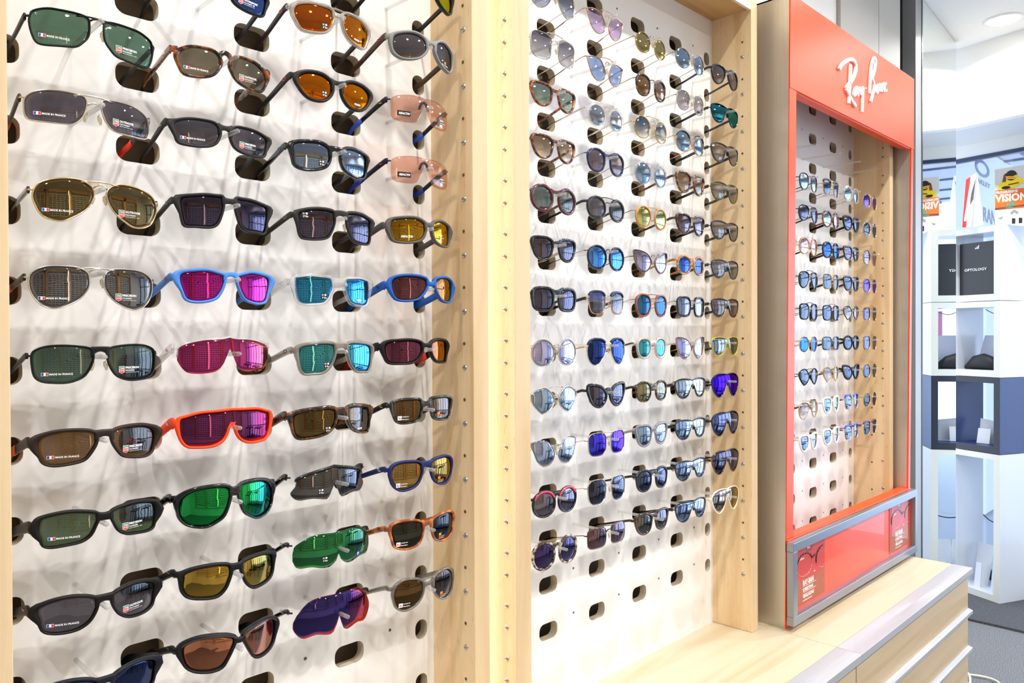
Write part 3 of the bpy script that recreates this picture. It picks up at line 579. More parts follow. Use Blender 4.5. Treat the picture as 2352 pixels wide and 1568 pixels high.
# ---------------------------------------------------------------- sunglasses
SH = {
'L0g2':(101.5,2.38,0.0,[(-64,-4),(-61,1),(-49,6),(-35,7),(-19,7),(-10,5),(-8,-1),(-9,-15),(-15,-24),(-22,-30),(-35,-32),(-52,-34),(-59,-32),(-63,-23),(-65,-12)]),
'L0g3':(96,4.0,-2.0,[(-65,2),(-58,9),(-46,13),(-32,14),(-18,13),(-10,11),(-8,5),(-10,-5),(-14,-14),(-22,-21),(-34,-22),(-50,-22),(-61,-21),(-65,-17),(-66,-7)]),
'L0g4':(108.5,2.38,0.0,[(-64,-7),(-59,1),(-49,6),(-36,9),(-21,9),(-11,4),(-7,-3),(-9,-13),(-16,-24),(-28,-33),(-38,-38),(-50,-37),(-58,-32),(-63,-22),(-65,-14)]),
'L0g5':(99.5,2.62,-2.0,[(-65,-7),(-60,1),(-49,6),(-34,7),(-19,6),(-10,1),(-8,-6),(-9,-16),(-17,-28),(-29,-36),(-41,-40),(-51,-38),(-59,-31),(-64,-20)]),
'L0g6':(103.5,3.62,0.0,[(-65,3),(-62,8),(-52,12),(-38,13),(-23,12),(-12,10),(-8,6),(-8,-3),(-12,-14),(-19,-23),(-32,-28),(-46,-28),(-57,-26),(-63,-20),(-65,-7)]),
'L0g7':(108,5.12,2.0,[(-62,1),(-58,7),(-47,11),(-33,12),(-18,11),(-10,8),(-8,4),(-10,-5),(-16,-15),(-22,-21),(-35,-24),(-49,-25),(-57,-22),(-60,-16),(-62,-7)]),
'L0g8':(113.5,4.62,0.0,[(-61,9),(-58,13),(-46,16),(-33,17),(-17,15),(-8,12),(-7,7),(-10,0),(-15,-10),(-24,-16),(-38,-18),(-51,-19),(-58,-17),(-60,-10),(-62,-1)]),
'L0g9':(104.5,5.5,2.0,[(-63,4),(-54,10),(-44,13),(-31,14),(-18,12),(-9,8),(-8,2),(-11,-7),(-17,-16),(-27,-22),(-40,-24),(-52,-23),(-59,-19),(-61,-9)]),
'L1g2':(98,1.5,-6.0,[(-58,-6),(-53,-1),(-43,5),(-32,7),(-18,7),(-10,3),(-6,-5),(-9,-14),(-16,-23),(-27,-28),(-41,-30),(-51,-29),(-56,-22),(-59,-14)]),
'L1g3':(91.5,2.25,-4.0,[(-63,4),(-58,8),(-45,12),(-29,13),(-15,12),(-9,7),(-7,0),(-11,-11),(-18,-17),(-32,-20),(-48,-20),(-57,-18),(-60,-11),(-62,-3)]),
'L1g4':(98.5,3.75,-2.0,[(-59,4),(-55,8),(-44,10),(-30,12),(-17,12),(-10,12),(-8,8),(-9,-2),(-12,-13),(-17,-24),(-26,-28),(-42,-28),(-53,-28),(-56,-21),(-58,-9)]),
'L1g5':(101,4.12,-2.0,[(-60,4),(-56,8),(-44,10),(-30,11),(-17,8),(-9,5),(-9,-1),(-13,-13),(-20,-23),(-31,-27),(-43,-28),(-53,-25),(-57,-15),(-60,-4)]),
'L1g6':(96.5,4.5,-2.0,[(0,21),(-10,19),(-30,18),(-49,14),(-59,9),(-61,2),(-61,-8),(-55,-19),(-48,-24),(-33,-25),(-17,-22),(-10,-15),(-5,-4),(-1,5),(0,7)]),
'L1g7':(99.5,4.5,-2.0,[(0,22),(-18,21),(-38,20),(-53,16),(-60,13),(-61,2),(-59,-11),(-53,-20),(-44,-22),(-26,-22),(-14,-17),(-8,-9),(-4,2),(0,6),(0,6)]),
'L1g8':(102,5.75,0.0,[(-63,2),(-58,11),(-49,17),(-34,20),(-14,20),(-6,16),(-5,11),(-8,-2),(-14,-17),(-23,-24),(-34,-29),(-47,-28),(-57,-23),(-63,-13)]),
'L1g9':(104.5,5.75,0.5,[(-61,2),(-60,8),(-48,13),(-30,15),(-15,14),(-8,11),(-7,5),(-10,-5),(-15,-16),(-24,-24),(-36,-25),(-51,-23),(-58,-19),(-62,-10)]),
'L1g10':(109.0,6.75,1.8,[(-64,8),(-60,14),(-48,19),(-33,20),(-17,18),(-7,14),(-6,10),(-11,-1),(-17,-12),(-23,-20),(-35,-23),(-50,-21),(-59,-15),(-63,-4)]),
'L2g1':(103,4.38,-0.2,[(-61,4),(-56,11),(-42,15),(-25,15),(-12,13),(-8,7),(-9,-4),(-14,-15),(-24,-22),(-41,-24),(-52,-22),(-57,-14),(-61,-5)]),
'L2g2':(99.5,1.88,0.0,[(-60,2),(-54,9),(-42,13),(-25,13),(-13,8),(-8,0),(-10,-11),(-19,-21),(-31,-24),(-44,-22),(-53,-15),(-58,-7)]),
'L2g3':(96,3.75,-1.2,[(-61,6),(-54,10),(-39,12),(-24,12),(-12,7),(-9,-2),(-11,-13),(-17,-21),(-31,-26),(-46,-27),(-57,-23),(-60,-14),(-61,-3)]),
'L2g4':(105.5,4.0,1.0,[(-60,4),(-52,8),(-38,11),(-22,11),(-12,9),(-10,5),(-11,-7),(-16,-20),(-22,-28),(-35,-31),(-50,-31),(-57,-28),(-60,-16),(-60,-4)]),
'L2g5':(102,4.0,-1.0,[(-61,8),(-56,10),(-42,12),(-27,11),(-15,10),(-11,6),(-11,-4),(-16,-16),(-24,-25),(-39,-27),(-51,-27),(-58,-22),(-61,-8)]),
'L2g6':(106.5,4.0,-0.5,[(-60,4),(-53,9),(-38,11),(-22,12),(-12,10),(-10,4),(-13,-9),(-19,-21),(-29,-29),(-43,-30),(-53,-30),(-58,-22),(-60,-9)]),
'L2g7':(104.5,6.25,0.8,[(-64,1),(-62,7),(-51,11),(-34,13),(-19,14),(-9,11),(-9,6),(-11,-6),(-18,-17),(-29,-23),(-43,-26),(-56,-27),(-61,-23),(-64,-12)]),
'L2g8':(91.5,5.0,-2.8,[(0,23),(-10,21),(-26,18),(-41,14),(-54,8),(-55,-1),(-61,-11),(-52,-21),(-34,-20),(-12,-23),(-8,-17),(-3,-6),(2,1),(0,4)]),
'L2g9':(97.5,4.5,-1.0,[(0,24),(-7,23),(-25,24),(-41,22),(-56,14),(-62,8),(-64,-6),(-63,-12),(-57,-21),(-40,-21),(-25,-25),(-13,-24),(-3,-15),(3,0),(0,4)]),
'L2g10':(98.5,4.62,-1.5,[(0,29),(-6,29),(-26,29),(-42,25),(-55,13),(-63,-1),(-63,-13),(-52,-26),(-34,-23),(-16,-27),(-8,-23),(-2,-8),(4,3),(0,2)]),
'L3g1':(114.5,6.0,2.5,[(-60,1),(-57,10),(-46,15),(-30,17),(-16,13),(-9,4),(-10,-7),(-20,-18),(-34,-23),(-48,-23),(-57,-17),(-60,-9)]),
'L3g2':(103,4.25,-0.8,[(0,17),(-3,18),(-18,19),(-33,18),(-50,14),(-56,8),(-57,-4),(-56,-17),(-50,-23),(-35,-25),(-18,-23),(-10,-13),(-3,4),(0,10),(0,12)]),
'L3g4':(108,6.38,1.0,[(-59,5),(-56,12),(-43,15),(-27,16),(-14,13),(-7,6),(-8,-6),(-14,-16),(-27,-21),(-43,-22),(-55,-19),(-59,-9)]),
'L3g5':(112,6.12,1.8,[(-61,10),(-56,17),(-43,20),(-27,20),(-12,17),(-7,11),(-10,1),(-18,-10),(-27,-16),(-43,-18),(-55,-15),(-60,-4)]),
'L3g6':(102,6.88,0.0,[(-63,4),(-58,12),(-45,14),(-30,15),(-16,13),(-9,8),(-9,-2),(-16,-14),(-27,-20),(-43,-21),(-56,-20),(-61,-12)]),
'L3g7':(102,2.75,-1.2,[(-59,8),(-57,14),(-43,17),(-24,17),(-12,16),(-8,10),(-10,-2),(-15,-14),(-26,-18),(-42,-19),(-52,-16),(-57,-6)]),
'L3g8':(102,3.25,-1.0,[(-61,1),(-57,10),(-45,14),(-29,14),(-15,12),(-9,5),(-11,-9),(-19,-22),(-33,-28),(-47,-28),(-57,-20),(-61,-9)]),
'L3g9':(102,3.0,0.2,[(-63,5),(-59,14),(-44,17),(-27,16),(-15,13),(-9,8),(-10,-6),(-17,-20),(-30,-25),(-44,-25),(-57,-20),(-61,-8)]),
'L3g10':(105.0,3.25,-1.0,[(-60,1),(-56,13),(-45,20),(-29,20),(-16,16),(-10,8),(-12,-6),(-21,-18),(-33,-24),(-45,-25),(-55,-19),(-59,-9)]),

}
def sup(n, taper=0.0, topflat=0.0, N=20):
    o = []
    for i in range(N):
        a = math.pi-2*math.pi*i/N; c, s = math.cos(a), math.sin(a)
        x = math.copysign(abs(c)**(2/n), c); z = math.copysign(abs(s)**(2/n), s)
        x *= 1-taper*(1-z)/2; z = z if z < 0 else z*(1-topflat*abs(0))
        o.append(((x+1)/2, (z+1)/2))
    return o
TPL = {'round': sup(2.1), 'panto': sup(2.4, 0.16), 'sq': sup(3.4, 0.12), 'pilot': sup(3.0, 0.22), 'rect': sup(4.0, 0.08),
 'way': [(0,.85),(.1,.97),(.4,1),(.8,.97),(1,.8),(.98,.5),(.86,.15),(.6,0),(.36,.02),(.15,.2),(.04,.5)],
 'avi': [(0,.62),(.08,.85),(.25,.97),(.5,1),(.78,.97),(.96,.86),(1,.68),(.94,.46),(.82,.25),(.66,.09),(.5,.01),(.34,.01),(.18,.1),(.07,.24),(.01,.42)],
 'cat': [(0,.92),(.08,1),(.4,.98),(.75,.86),(1,.55),(.95,.27),(.72,.03),(.48,0),(.22,.18),(.05,.55)],
 'scoop': [(0,.88),(.12,.96),(.45,1),(.72,.93),(.86,.72),(1,.45),(.96,.2),(.75,.02),(.5,0),(.25,.2),(.1,.55)],
 'geo': [(0,.72),(.18,.9),(.42,1),(.7,.97),(1,.62),(.97,.35),(.8,.14),(.56,0),(.42,.02),(.1,.38)]}
HALF = {'stut': [(0,9),(-12,12),(-28,14),(-48,13),(-62,8),(-63,-4),(-56,-20),(-44,-29),(-32,-30),(-20,-25),(-11,-10),(-7,-2),(0,1)],
 'savi': [(0,17),(-20,19),(-40,18),(-54,13),(-63,4),(-62,-8),(-54,-24),(-42,-35),(-32,-37),(-20,-29),(-10,-12),(-5,-1),(0,1)]}
def ygrid(pts, nx=44, nz=8):
    """column grid over a shield-like polygon"""
    xs = [p[0] for p in pts]; x0, x1 = min(xs)+0.3, max(xs)-0.3; rows = []
    for i in range(nx+1):
        t = i/nx; x = x0+(x1-x0)*(0.5-0.5*math.cos(math.pi*t)); zz = []
        for a in range(len(pts)):
            p, q = pts[a], pts[(a+1) % len(pts)]
            if (p[0]-x)*(q[0]-x) <= 0 and abs(p[0]-q[0]) > 1e-6: zz.append(p[1]+(q[1]-p[1])*(x-p[0])/(q[0]-p[0]))
        rows.append([(x, min(zz)+(max(zz)-min(zz))*j/nz) for j in range(nz+1)])
    return rows
def bulge(pts, kx, kz):
    cx = (max(p[0] for p in pts)+min(p[0] for p in pts))/2; cz = (max(p[1] for p in pts)+min(p[1] for p in pts))/2
    e0 = sum(kx*(p[0]-cx)**2+kz*(p[1]-cz)**2 for p in pts)/len(pts)*1e-3
    return lambda x, z: (kx*(x-cx)**2+kz*(z-cz)**2)*1e-3-e0*.8
def lens_mesh(pts, Y0, shield=False, t=0.9, bl=(0, 0)):
    b = MB(); mm = 0.001; B = bulge(pts, *bl); Y = lambda x, z: Y0(x, z)+B(x, z)
    if shield:
        g = ygrid(pts); nx, nz = len(g), len(g[0])
        for s in (-t, t):
            b.add([(x*mm, (Y(x, z)+s)*mm, z*mm) for r in g for (x, z) in r],
                  [(i*nz+j, (i+1)*nz+j, (i+1)*nz+j+1, i*nz+j+1) for i in range(nx-1) for j in range(nz-1)], 0, True)
        o = nx*nz; ring = [i*nz for i in range(nx)]+[(nx-1)*nz+j for j in range(1, nz)]+[i*nz+nz-1 for i in range(nx-2, -1, -1)]+[j for j in range(nz-2, 0, -1)]
        b.f += [[ring[i], ring[(i+1) % len(ring)], ring[(i+1) % len(ring)]+o, ring[i]+o] for i in range(len(ring))]; b.mi += [0]*len(ring); b.sm += [False]*len(ring)
        return b
    cx = sum(p[0] for p in pts)/len(pts); cz = sum(p[1] for p in pts)/len(pts); N = len(pts); R = (0.3, 0.6, 0.85, 1.0)
    for s in (-t, t):
        vs = [(cx, cz)]+[(cx+(p[0]-cx)*r, cz+(p[1]-cz)*r) for r in R for p in pts]
        fs = [(0, 1+i, 1+(i+1) % N) for i in range(N)]
        for r in range(len(R)-1):
            fs += [(1+r*N+i, 1+(r+1)*N+i, 1+(r+1)*N+(i+1) % N, 1+r*N+(i+1) % N) for i in range(N)]
        b.add([(x*mm, (Y(x, z)+s)*mm, z*mm) for x, z in vs], fs, 0, True)
    o = 1+len(R)*N; a = 1+(len(R)-1)*N
    b.f += [[a+i, a+(i+1) % N, a+(i+1) % N+o, a+i+o] for i in range(N)]; b.mi += [0]*N; b.sm += [False]*N
    return b
def normals2(pts, closed=True):
    N = len(pts); out = []
    area = sum(pts[i][0]*pts[(i+1) % N][1]-pts[(i+1) % N][0]*pts[i][1] for i in range(N))
    sg = 1 if area > 0 else -1
    for i in range(N):
        a = pts[(i-1) % N] if (closed or i) else pts[0]; b = pts[(i+1) % N] if (closed or i < N-1) else pts[-1]
        dx, dz = b[0]-a[0], b[1]-a[1]; L = math.hypot(dx, dz) or 1
        out.append((dz/L*sg, -dx/L*sg))
    return out
def rim(b, pts, Y, wf, d, mi=0, closed=True, nrm=None):
    """swept rim: wf(point, normal) -> outward width in mm, d depth"""
    nr = nrm or normals2(pts, closed); N = len(pts); vs = []; mm = 0.001
    for p, n in zip(pts, nr):
        w = wf(p, n)
        sec = [(-0.6, -0.25*d), (0.1, -0.5*d-0.9), (w*0.5, -0.5*d-1.2), (w*0.92, -0.42*d-0.6), (w, 0.0), (w*0.9, 0.5*d), (w*0.4, 0.6*d), (-0.6, 0.35*d)]
        for o, dy in sec:
            x, z = p[0]+n[0]*o, p[1]+n[1]*o; vs.append((x*mm, (Y(p[0], p[1])+dy)*mm, z*mm))
    fs = []
    for i in range(N if closed else N-1):
        k = (i+1) % N
        for j in range(8): fs.append((i*8+j, i*8+(j+1) % 8, k*8+(j+1) % 8, k*8+j))
    if not closed: fs += [tuple(range(8)), tuple((N-1)*8+j for j in range(8))]
    b.add(vs, fs, mi, True)
def put_text(b, s, x, z, size, Y, mi=0, bold=0.0, sh=0.0, sx=1.0, rot=0.0):
    v, f, w = text2d(s, bold); c, sn = math.cos(rot), math.sin(rot); vs = []
    for a, q in v:
        a2, q2 = (a*sx+q*sh)*size, q*size
        X, Zz = x+a2*c-q2*sn, z+a2*sn+q2*c; vs.append((X*0.001, (Y(X, Zz)-1.15)*0.001, Zz*0.001))
    b.add(vs, f, mi)
def put_poly(b, pts, Y, mi=0, dy=-1.1):
    vs = [(x*0.001, (Y(x, z)+dy)*0.001, z*0.001) for x, z in pts]; b.add(vs, [tuple(range(len(vs)))], mi)
def rect(x0, z0, x1, z1): return [(x0, z0), (x1, z0), (x1, z1), (x0, z1)]
def nxt(b, ms, root):
    if b.v: b.build('lens_sticker', ms, root)
    return MB()
def sticker(kind, root, Y, L, R):
    """printed stickers on the lenses: L and R are (x, z) anchors on the two lenses"""
    ms = [pbr('FFFFFF', 0.5), pbr('1F3FA0', 0.5), pbr('D8312A', 0.5), pbr('14784A', 0.5), pbr('0C0C0E', 0.4), pbr('F08A2A', 0.5), pbr('E9B81E', .5)]
    b = MB(); x, z = L; made = False
    if kind[0] == 'F':                       # flag, MADE IN FRANCE; shield and words on the other lens
        put_poly(b, rect(x-.3, z-.3, x+6.3, z+3.3), Y, 0, -1.0)
        put_poly(b, rect(x, z, x+2, z+3), Y, 1); put_poly(b, rect(x+4, z, x+6, z+3), Y, 2)
        put_text(b, 'MADE IN FRANCE', x+7, z+.4, 3.0, Y, 0, .02, sx=.92)
        b = nxt(b, ms, root); x, z = R
        put_poly(b, [(x-.4, z+6.4), (x+6.4, z+6.4), (x+6.4, z-.6), (x+3, z-2.4), (x-.4, z-.6)], Y, 0, -1.0)
        put_poly(b, rect(x, z+2.9, x+6, z+6), Y, 3); put_poly(b, [(x, z+2.5), (x+6, z+2.5), (x+6, z-.4), (x+3, z-2), (x, z-.4)], Y, 2)
        put_text(b, 'TAG', x+.7, z+3.3, 2.5, Y, 0, .02, sx=.95); put_text(b, 'HEUER', x+.5, z+.3, 1.7, Y, 0, .02)
        put_text(b, {'P': 'PRECISION', 'O': 'OUTDOOR', 'W': 'WATERSPORT'}[kind[1]], x+7.2, z+3.4, 3.4, Y, 0, .03)
        put_text(b, 'POLARIZED' if kind[1] == 'P' else 'POLYVALENT', x+7.2, z+.6, 2.1, Y, 0, .02)
        put_text(b, '100% UV PROTECTION - CAT.3', x+7.2, z-1.4, 1.2, Y, 0, .01)
    elif kind[0] == 'K':                     # four-icon black square, word strip on the other lens
        put_poly(b, rect(x, z, x+8, z+8), Y, 4, -1.0)
        put_poly(b, rect(x+1, z+5, x+3.2, z+7), Y, 0); put_poly(b, rect(x+1.5, z+5.5, x+2.7, z+6.5), Y, 4, -1.2)
        put_poly(b, [(x+6+1.5*math.cos(a*.63), z+6+1.5*math.sin(a*.63)) for a in range(10)], Y, 0)
        put_text(b, 'V', x+1, z+1, 3.2, Y, 0, .05, sh=.3); put_text(b, 'Rx', x+4.3, z+1, 3.2, Y, 0, .03)
        b = nxt(b, ms, root); x, z = R
        if kind[1] == 'D':
            put_poly(b, rect(x-.6, z-6, x+13, z+3.6), Y, 1, -1.0)
            put_text(b, 'PRIZM', x, z, 3.8, Y, 0, .03, sx=1.05); put_text(b, 'DEEP WATER', x, z-2.8, 2.5, Y, 0, .02); put_text(b, 'POLARIZED', x, z-5.4, 2.4, Y, 0, .02)
        elif kind[1] == 'P':
            put_poly(b, rect(x-.6, z-.8, x+13.5, z+3.4), Y, 4, -1.0); put_text(b, 'PRIZM', x, z, 3.6, Y, 0, .03, sx=1.15)
        elif kind[1] == 'C':
            put_poly(b, [(x+3+3.6*math.cos(a*.52), z+3+3.6*math.sin(a*.52)) for a in range(12)], Y, 1, -1.0); put_text(b, 'P', x+1.4, z+1, 5.5, Y, 0, .05)
    elif kind[0] == 'A':                     # black REACTIV label
        put_poly(b, rect(x, z, x+21, z+8), Y, 4, -1.0); put_text(b, 'REACTIV', x+2.2, z+2.4, 4.4, Y, 0, .04, sh=.2)
        b = nxt(b, ms, root); x, z = R; put_poly(b, rect(x, z, x+11, z+4), Y, 4, -1.0); put_text(b, 'PHOTOCHROMIC', x+.6, z+1, 1.6, Y, 0, .02)
        put_text(b, 'REACTIV', x, z+4.6, 2.4, Y, 0, .03); put_poly(b, rect(x, z-5, x+7, z-.8), Y, 0); put_poly(b, rect(x+8, z-5, x+11, z-2), Y, 2)
    elif kind[0] == 'S':                     # Rx, Suitable for / Montable a; orange POLARIZED
        put_poly(b, rect(x, z, x+6.5, z+6.5), Y, 0, -1.0); put_text(b, 'Rx', x+1, z+1.6, 4.2, Y, 2, .02)
        put_text(b, 'Suitable for', x+7.4, z+4.2, 2.4, Y, 0, .02); put_text(b, 'Montable a', x+7.4, z+.2, 2.4, Y, 0, .02)
        b = nxt(b, ms, root); x, z = R; put_poly(b, rect(x, z+1, x+6, z+5), Y, 5); put_text(b, 'POLARIZED', x, z-2, 2.8, Y, 5, .03); put_text(b, 'POLYCARBONATE', x, z-4.2, 1.5, Y, 0, .02)
    elif kind[0] == 'J':
        b = nxt(b, ms, root); x, z = R; put_poly(b, rect(x, z, x+5, z+4), Y, 5); put_text(b, 'POLARIZED', x, z-2.6, 2.2, Y, 0, .02)
    elif kind[0] == 'Y':                     # small script logo in the upper corner of the lens
        put_text(b, 'Ray-Ban', x, z, 3.4, Y, 0, .02, sh=.25, rot=.12); made = True
        if len(kind) > 1: b = nxt(b, ms, root); x, z = R; put_poly(b, rect(x, z, x+5, z+10), Y, 2)
    if b.v: b.build('lens_sticker', ms, root)
def glasses(X, g, dsc, where, pts=None, yf=95, k=1.4, dx=0, shape=None, w=50, h=42, top=13, inn=9, lens='T:5A5560', fr='p:151518', rw=3.5, rt=0, ro=0, rd=3.2,
            br='p', bt=7, bb=3.5, brow=None, th=8, tip=None, tc=None, tz=None, hinge=None, half=None, fullrim=False, stk=None, logo=None, pads=False, nolens=False, group=None, top2=None, fr2=None, tt=1.6, k2=0.8, sidet=None, group_=None, cl=None):
    root = empty('sunglasses', (X+dx/1000, -yf/1000, ZO-g*Q), 0, dsc+', '+where, 'sunglasses', group)
    Y = lambda x, z: k*0.001*x*x+k2*0.001*(z+8)**2
    shield = half is not None; xi = 8
    if shield:
        hp = spline(half, closed=False, n=4); hp = [(min(p[0], 0), p[1]) for p in hp]
        poly = hp[::-1][:-1]+[(-p[0], p[1]) for p in hp[:-1]] if False else hp+[(-p[0], p[1]) for p in hp[::-1]][1:-1]
        lensL = poly
    else:
        if pts is None: pts = [(-inn-w+w*a, top-h+h*c) for a, c in TPL[shape]]
        lensL = spline(pts, True, 3)
    BL = ((0 if shield else max(0, 3.2-k)), 2.4 if yf != 95 else 3.0)
    fm = frame_mat(fr); tm = frame_mat(tc or fr); lm = lens_mat(lens)
    xo = min(p[0] for p in lensL); zt = max(p[1] for p in lensL); zb = min(p[1] for p in lensL)
    if shield:
        if not nolens: lens_mesh(lensL, Y, True, bl=BL).build('lens', lm, root)
    else:
        for sgn in (1, -1):
            ob = lens_mesh([(p[0]*sgn, p[1]) for p in lensL], Y, bl=BL).build('lens', lm, root)
    b = MB(); mats = [fm, frame_mat(fr2) if fr2 else fm]
    metal = rw < 2
    zh = hinge if hinge is not None else (zt-(zt-zb)*(0.30 if metal else 0.22))
    def wf(p, n):
        w_ = rw+rt*max(0, n[1])**1.5
        s = -n[0] if p[0] < 0 else n[0]
        if s > 0 and ro: w_ += ro*s**2*max(0, 1-abs(p[1]-zh)/16)
        return w_
    if shield:
        if fullrim: rim(b, lensL, Y, wf, rd)
        elif br != 'none':
            tp = [p for p in hp if p[1] > (zt+min(q[1] for q in half[:3]))/2-11 and p[0] > xo+1][:]
            i = 0
            while i < len(hp)-1 and hp[i+1][0] < hp[i][0]: i += 1
            tp = hp[:i+1]; tp = [(-p[0], p[1]) for p in tp[::-1]]+tp[1:]
            rim(b, tp, Y, lambda p, n: rw+rt, rd, 0, False, nrm=[(0, 1)]*len(tp))
        bz = half[-1][1]
        b.tube([(-9e-3, Y(9, 0)*1e-3+.003, bz*1e-3-.012), (-5e-3, .003, bz*1e-3-.003), (0, .002, bz*1e-3), (5e-3, .003, bz*1e-3-.003), (9e-3, Y(9, 0)*1e-3+.003, bz*1e-3-.012)], .0022, 6)
    else:
        if rw > 0.3:
            rim(b, lensL, Y, wf, rd); rim(b, [(-p[0], p[1]) for p in lensL][::-1], Y, wf, rd)
        xi = -max(p[0] for p in lensL); inner = [p for p in lensL if p[0] > -xi-10]
        zi = max(p[1] for p in inner); zl = [p for p in lensL if p[0] > -xi-2.5]; zm = sum(p[1] for p in zl)/len(zl)
        if br == 'p':      # moulded bridge, resting on the peg
            n = 10; xs = [(-1+2*i/n)*(xi+2) for i in range(n+1)]; vs = []
            tside = min(zi+rw*.6, zt+rw*.5); bside = max(zm-4, bb-13)
            NB = 12
            for x in xs:
                t = min(1, abs(x)/(xi+2)); zt_ = bt+bb+(tside-bt-bb)*t**2; zb_ = bb+(bside-bb)*t**2.2; zc_, hz = (zt_+zb_)/2, (zt_-zb_)/2
                for q in range(NB):
                    a = 2*math.pi*(q+.5)/NB; c_, s_ = math.cos(a), math.sin(a); c_ = math.copysign(abs(c_)**.55, c_); s_ = math.copysign(abs(s_)**.55, s_)
                    vs.append((x*.001, (Y(x, 0)-.5+(rd*.55)*c_)*.001, (zc_+hz*s_)*.001))
            fs = [(i*NB+q, i*NB+(q+1) % NB, (i+1)*NB+(q+1) % NB, (i+1)*NB+q) for i in range(n) for q in range(NB)]+[tuple(range(NB)), tuple(n*NB+q for q in range(NB))]
            b.add(vs, fs, 0, True)
            if brow: b.tube([(-xi-10, 0, brow), (0, 0, brow+2), (xi+10, 0, brow)] and [((t*(xi+12))*.001, (Y(t*(xi+12), 0)-.5)*.001, (brow+2-2*t*t)*.001) for t in (-1, -.5, 0, .5, 1)], .0016, 6)
        elif br in ('m', 'b'):   # wire bridge (and brow bar)
            b.tube([(x*.001, (Y(x, 0)-.6-1.5*(1-abs(x)/(xi+.5)))*.001, z*.001) for x, z in ((-xi-.3, bb-2), (-xi*.55, bb+1.2), (0, bb+2.2), (xi*.55, bb+1.2), (xi+.3, bb-2))], .0011, 6)
            if br == 'b':
                zb2 = brow if brow else zt-1.5; xe = xi+13
                b.tube([(x*.001, (Y(x, 0)-.8)*.001, z*.001) for x, z in ((-xe, zb2-1.2), (-xe*.5, zb2+.8), (0, zb2+1.2), (xe*.5, zb2+.8), (xe, zb2-1.2))], .0010, 6)
        if top2:             # thick brow over the upper rim of each lens
            for s in (1, -1):
                pp = [(p[0]*s, p[1]) for p in lensL]; nn = normals2(pp); idx = [i for i in range(len(pp)) if nn[i][1] > 0.35]
                # make contiguous
                st = next((j for j in range(len(idx)) if idx[j]-idx[j-1] not in (1,)), 0); idx = idx[st:]+idx[:st]
                rim(b, [pp[i] for i in idx], Y, lambda p, n: top2, rd+1.2, 1, False, nrm=[nn[i] for i in idx])
    # end pieces
    xh = -xo+(rw+ro*.35 if not shield else (rw if fullrim else 1))
    for s in (-1, 1):
        x0 = (-xo-.5)*s; x1 = (xh+1.2)*s
        hh = (th*.45 if not metal and not (shield and not fullrim) else 1.4) if rw >= 2 else 1.2
        b.tube([(x0*.001, (Y(x0, zh)+.5)*.001, zh*.001), ((x0+x1)/2*.001, (Y(x0, zh)+.8)*.001, zh*.001), (x1*.001, (Y(x0, zh)+2.5)*.001, zh*.001), ((x1+.8*s)*.001, (Y(x0, zh)+6.5)*.001, (zh-.2)*.001)], 0, 8, flat=(1.3e-3 if metal else 1.7e-3, hh*1e-3))
    b.build('frame', mats, root)
    if pads:
        for s in (-1, 1):
            pb = MB(); xx = (xi-1.5)*s; pb.tube([(xx*.001, (Y(xi, 0)+1)*.001, -.005), ((xx-1*s)*.001, (Y(xi, 0)+6)*.001, -.007), ((xx+.5*s)*.001, (Y(xi, 0)+5)*.001, -.010)], .0005, 5)
            pb.tube([((xx-.2*s)*.001, (Y(xi, 0)+4.5)*.001, -.006), ((xx+.8*s)*.001, (Y(xi, 0)+4.5)*.001, -.010), ((xx+2*s)*.001, (Y(xi, 0)+4.5)*.001, -.016)], [.0012, .0026, .0012], 7); pb.build('nose_pad', frame_mat('c:E8DCC0'), root)
    # temples: run back to the slot, dip behind the panel
    y0 = Y(xo, zh)+5.5; zs = -17.5 if tz is None else tz; yw = yf
    for s in (-1, 1):
        xh2 = (xh+1.6)*s; xe = math.copysign(min(max(xh, 63), 69), s)
        path = [(xh2, y0, zh), (xh2, y0+8, zh-.4), (xh2+(xe-xh2)*.5, y0+(yw-y0)*.45, zh+(zs-zh)*.42), (xe, yw-10, zs+1.5), (xe-1*s, yw+6, zs-2), (xe-3*s, yw+24, zs-10), (xe-4*s, yw+36, zs-19)]
        path = spline(path, False, 3); n = len(path); hw = []
        for i in range(n):
            t = i/(n-1)
            if th < 3: hw.append((tt*.55, th*.5 if t < .5 else th*.5+.9*min(1, (t-.5)*5)))
            else: hw.append((tt, th*(.6 if yf != 95 else .5)*(1-.25*min(1, t*1.6))))
        cut = int(n*(.46 if th < 3 else .52)) if tip else n
        tb = MB(); tb.tube([tuple(c*.001 for c in p) for p in path[:cut]], 0, 8, flat=[(a*.001, c*.001) for a, c in hw[:cut]]); t_o = tb.build('temple', tm, root)
        if tip:
            ex = 1.25
            tb = MB(); tb.tube([tuple(c*.001 for c in p) for p in path[cut-1:]], 0, 8, flat=[(a*.0011, c*.0011) for a, c in hw[cut-1:]]); tb.build('temple_tip', frame_mat(tip), t_o)
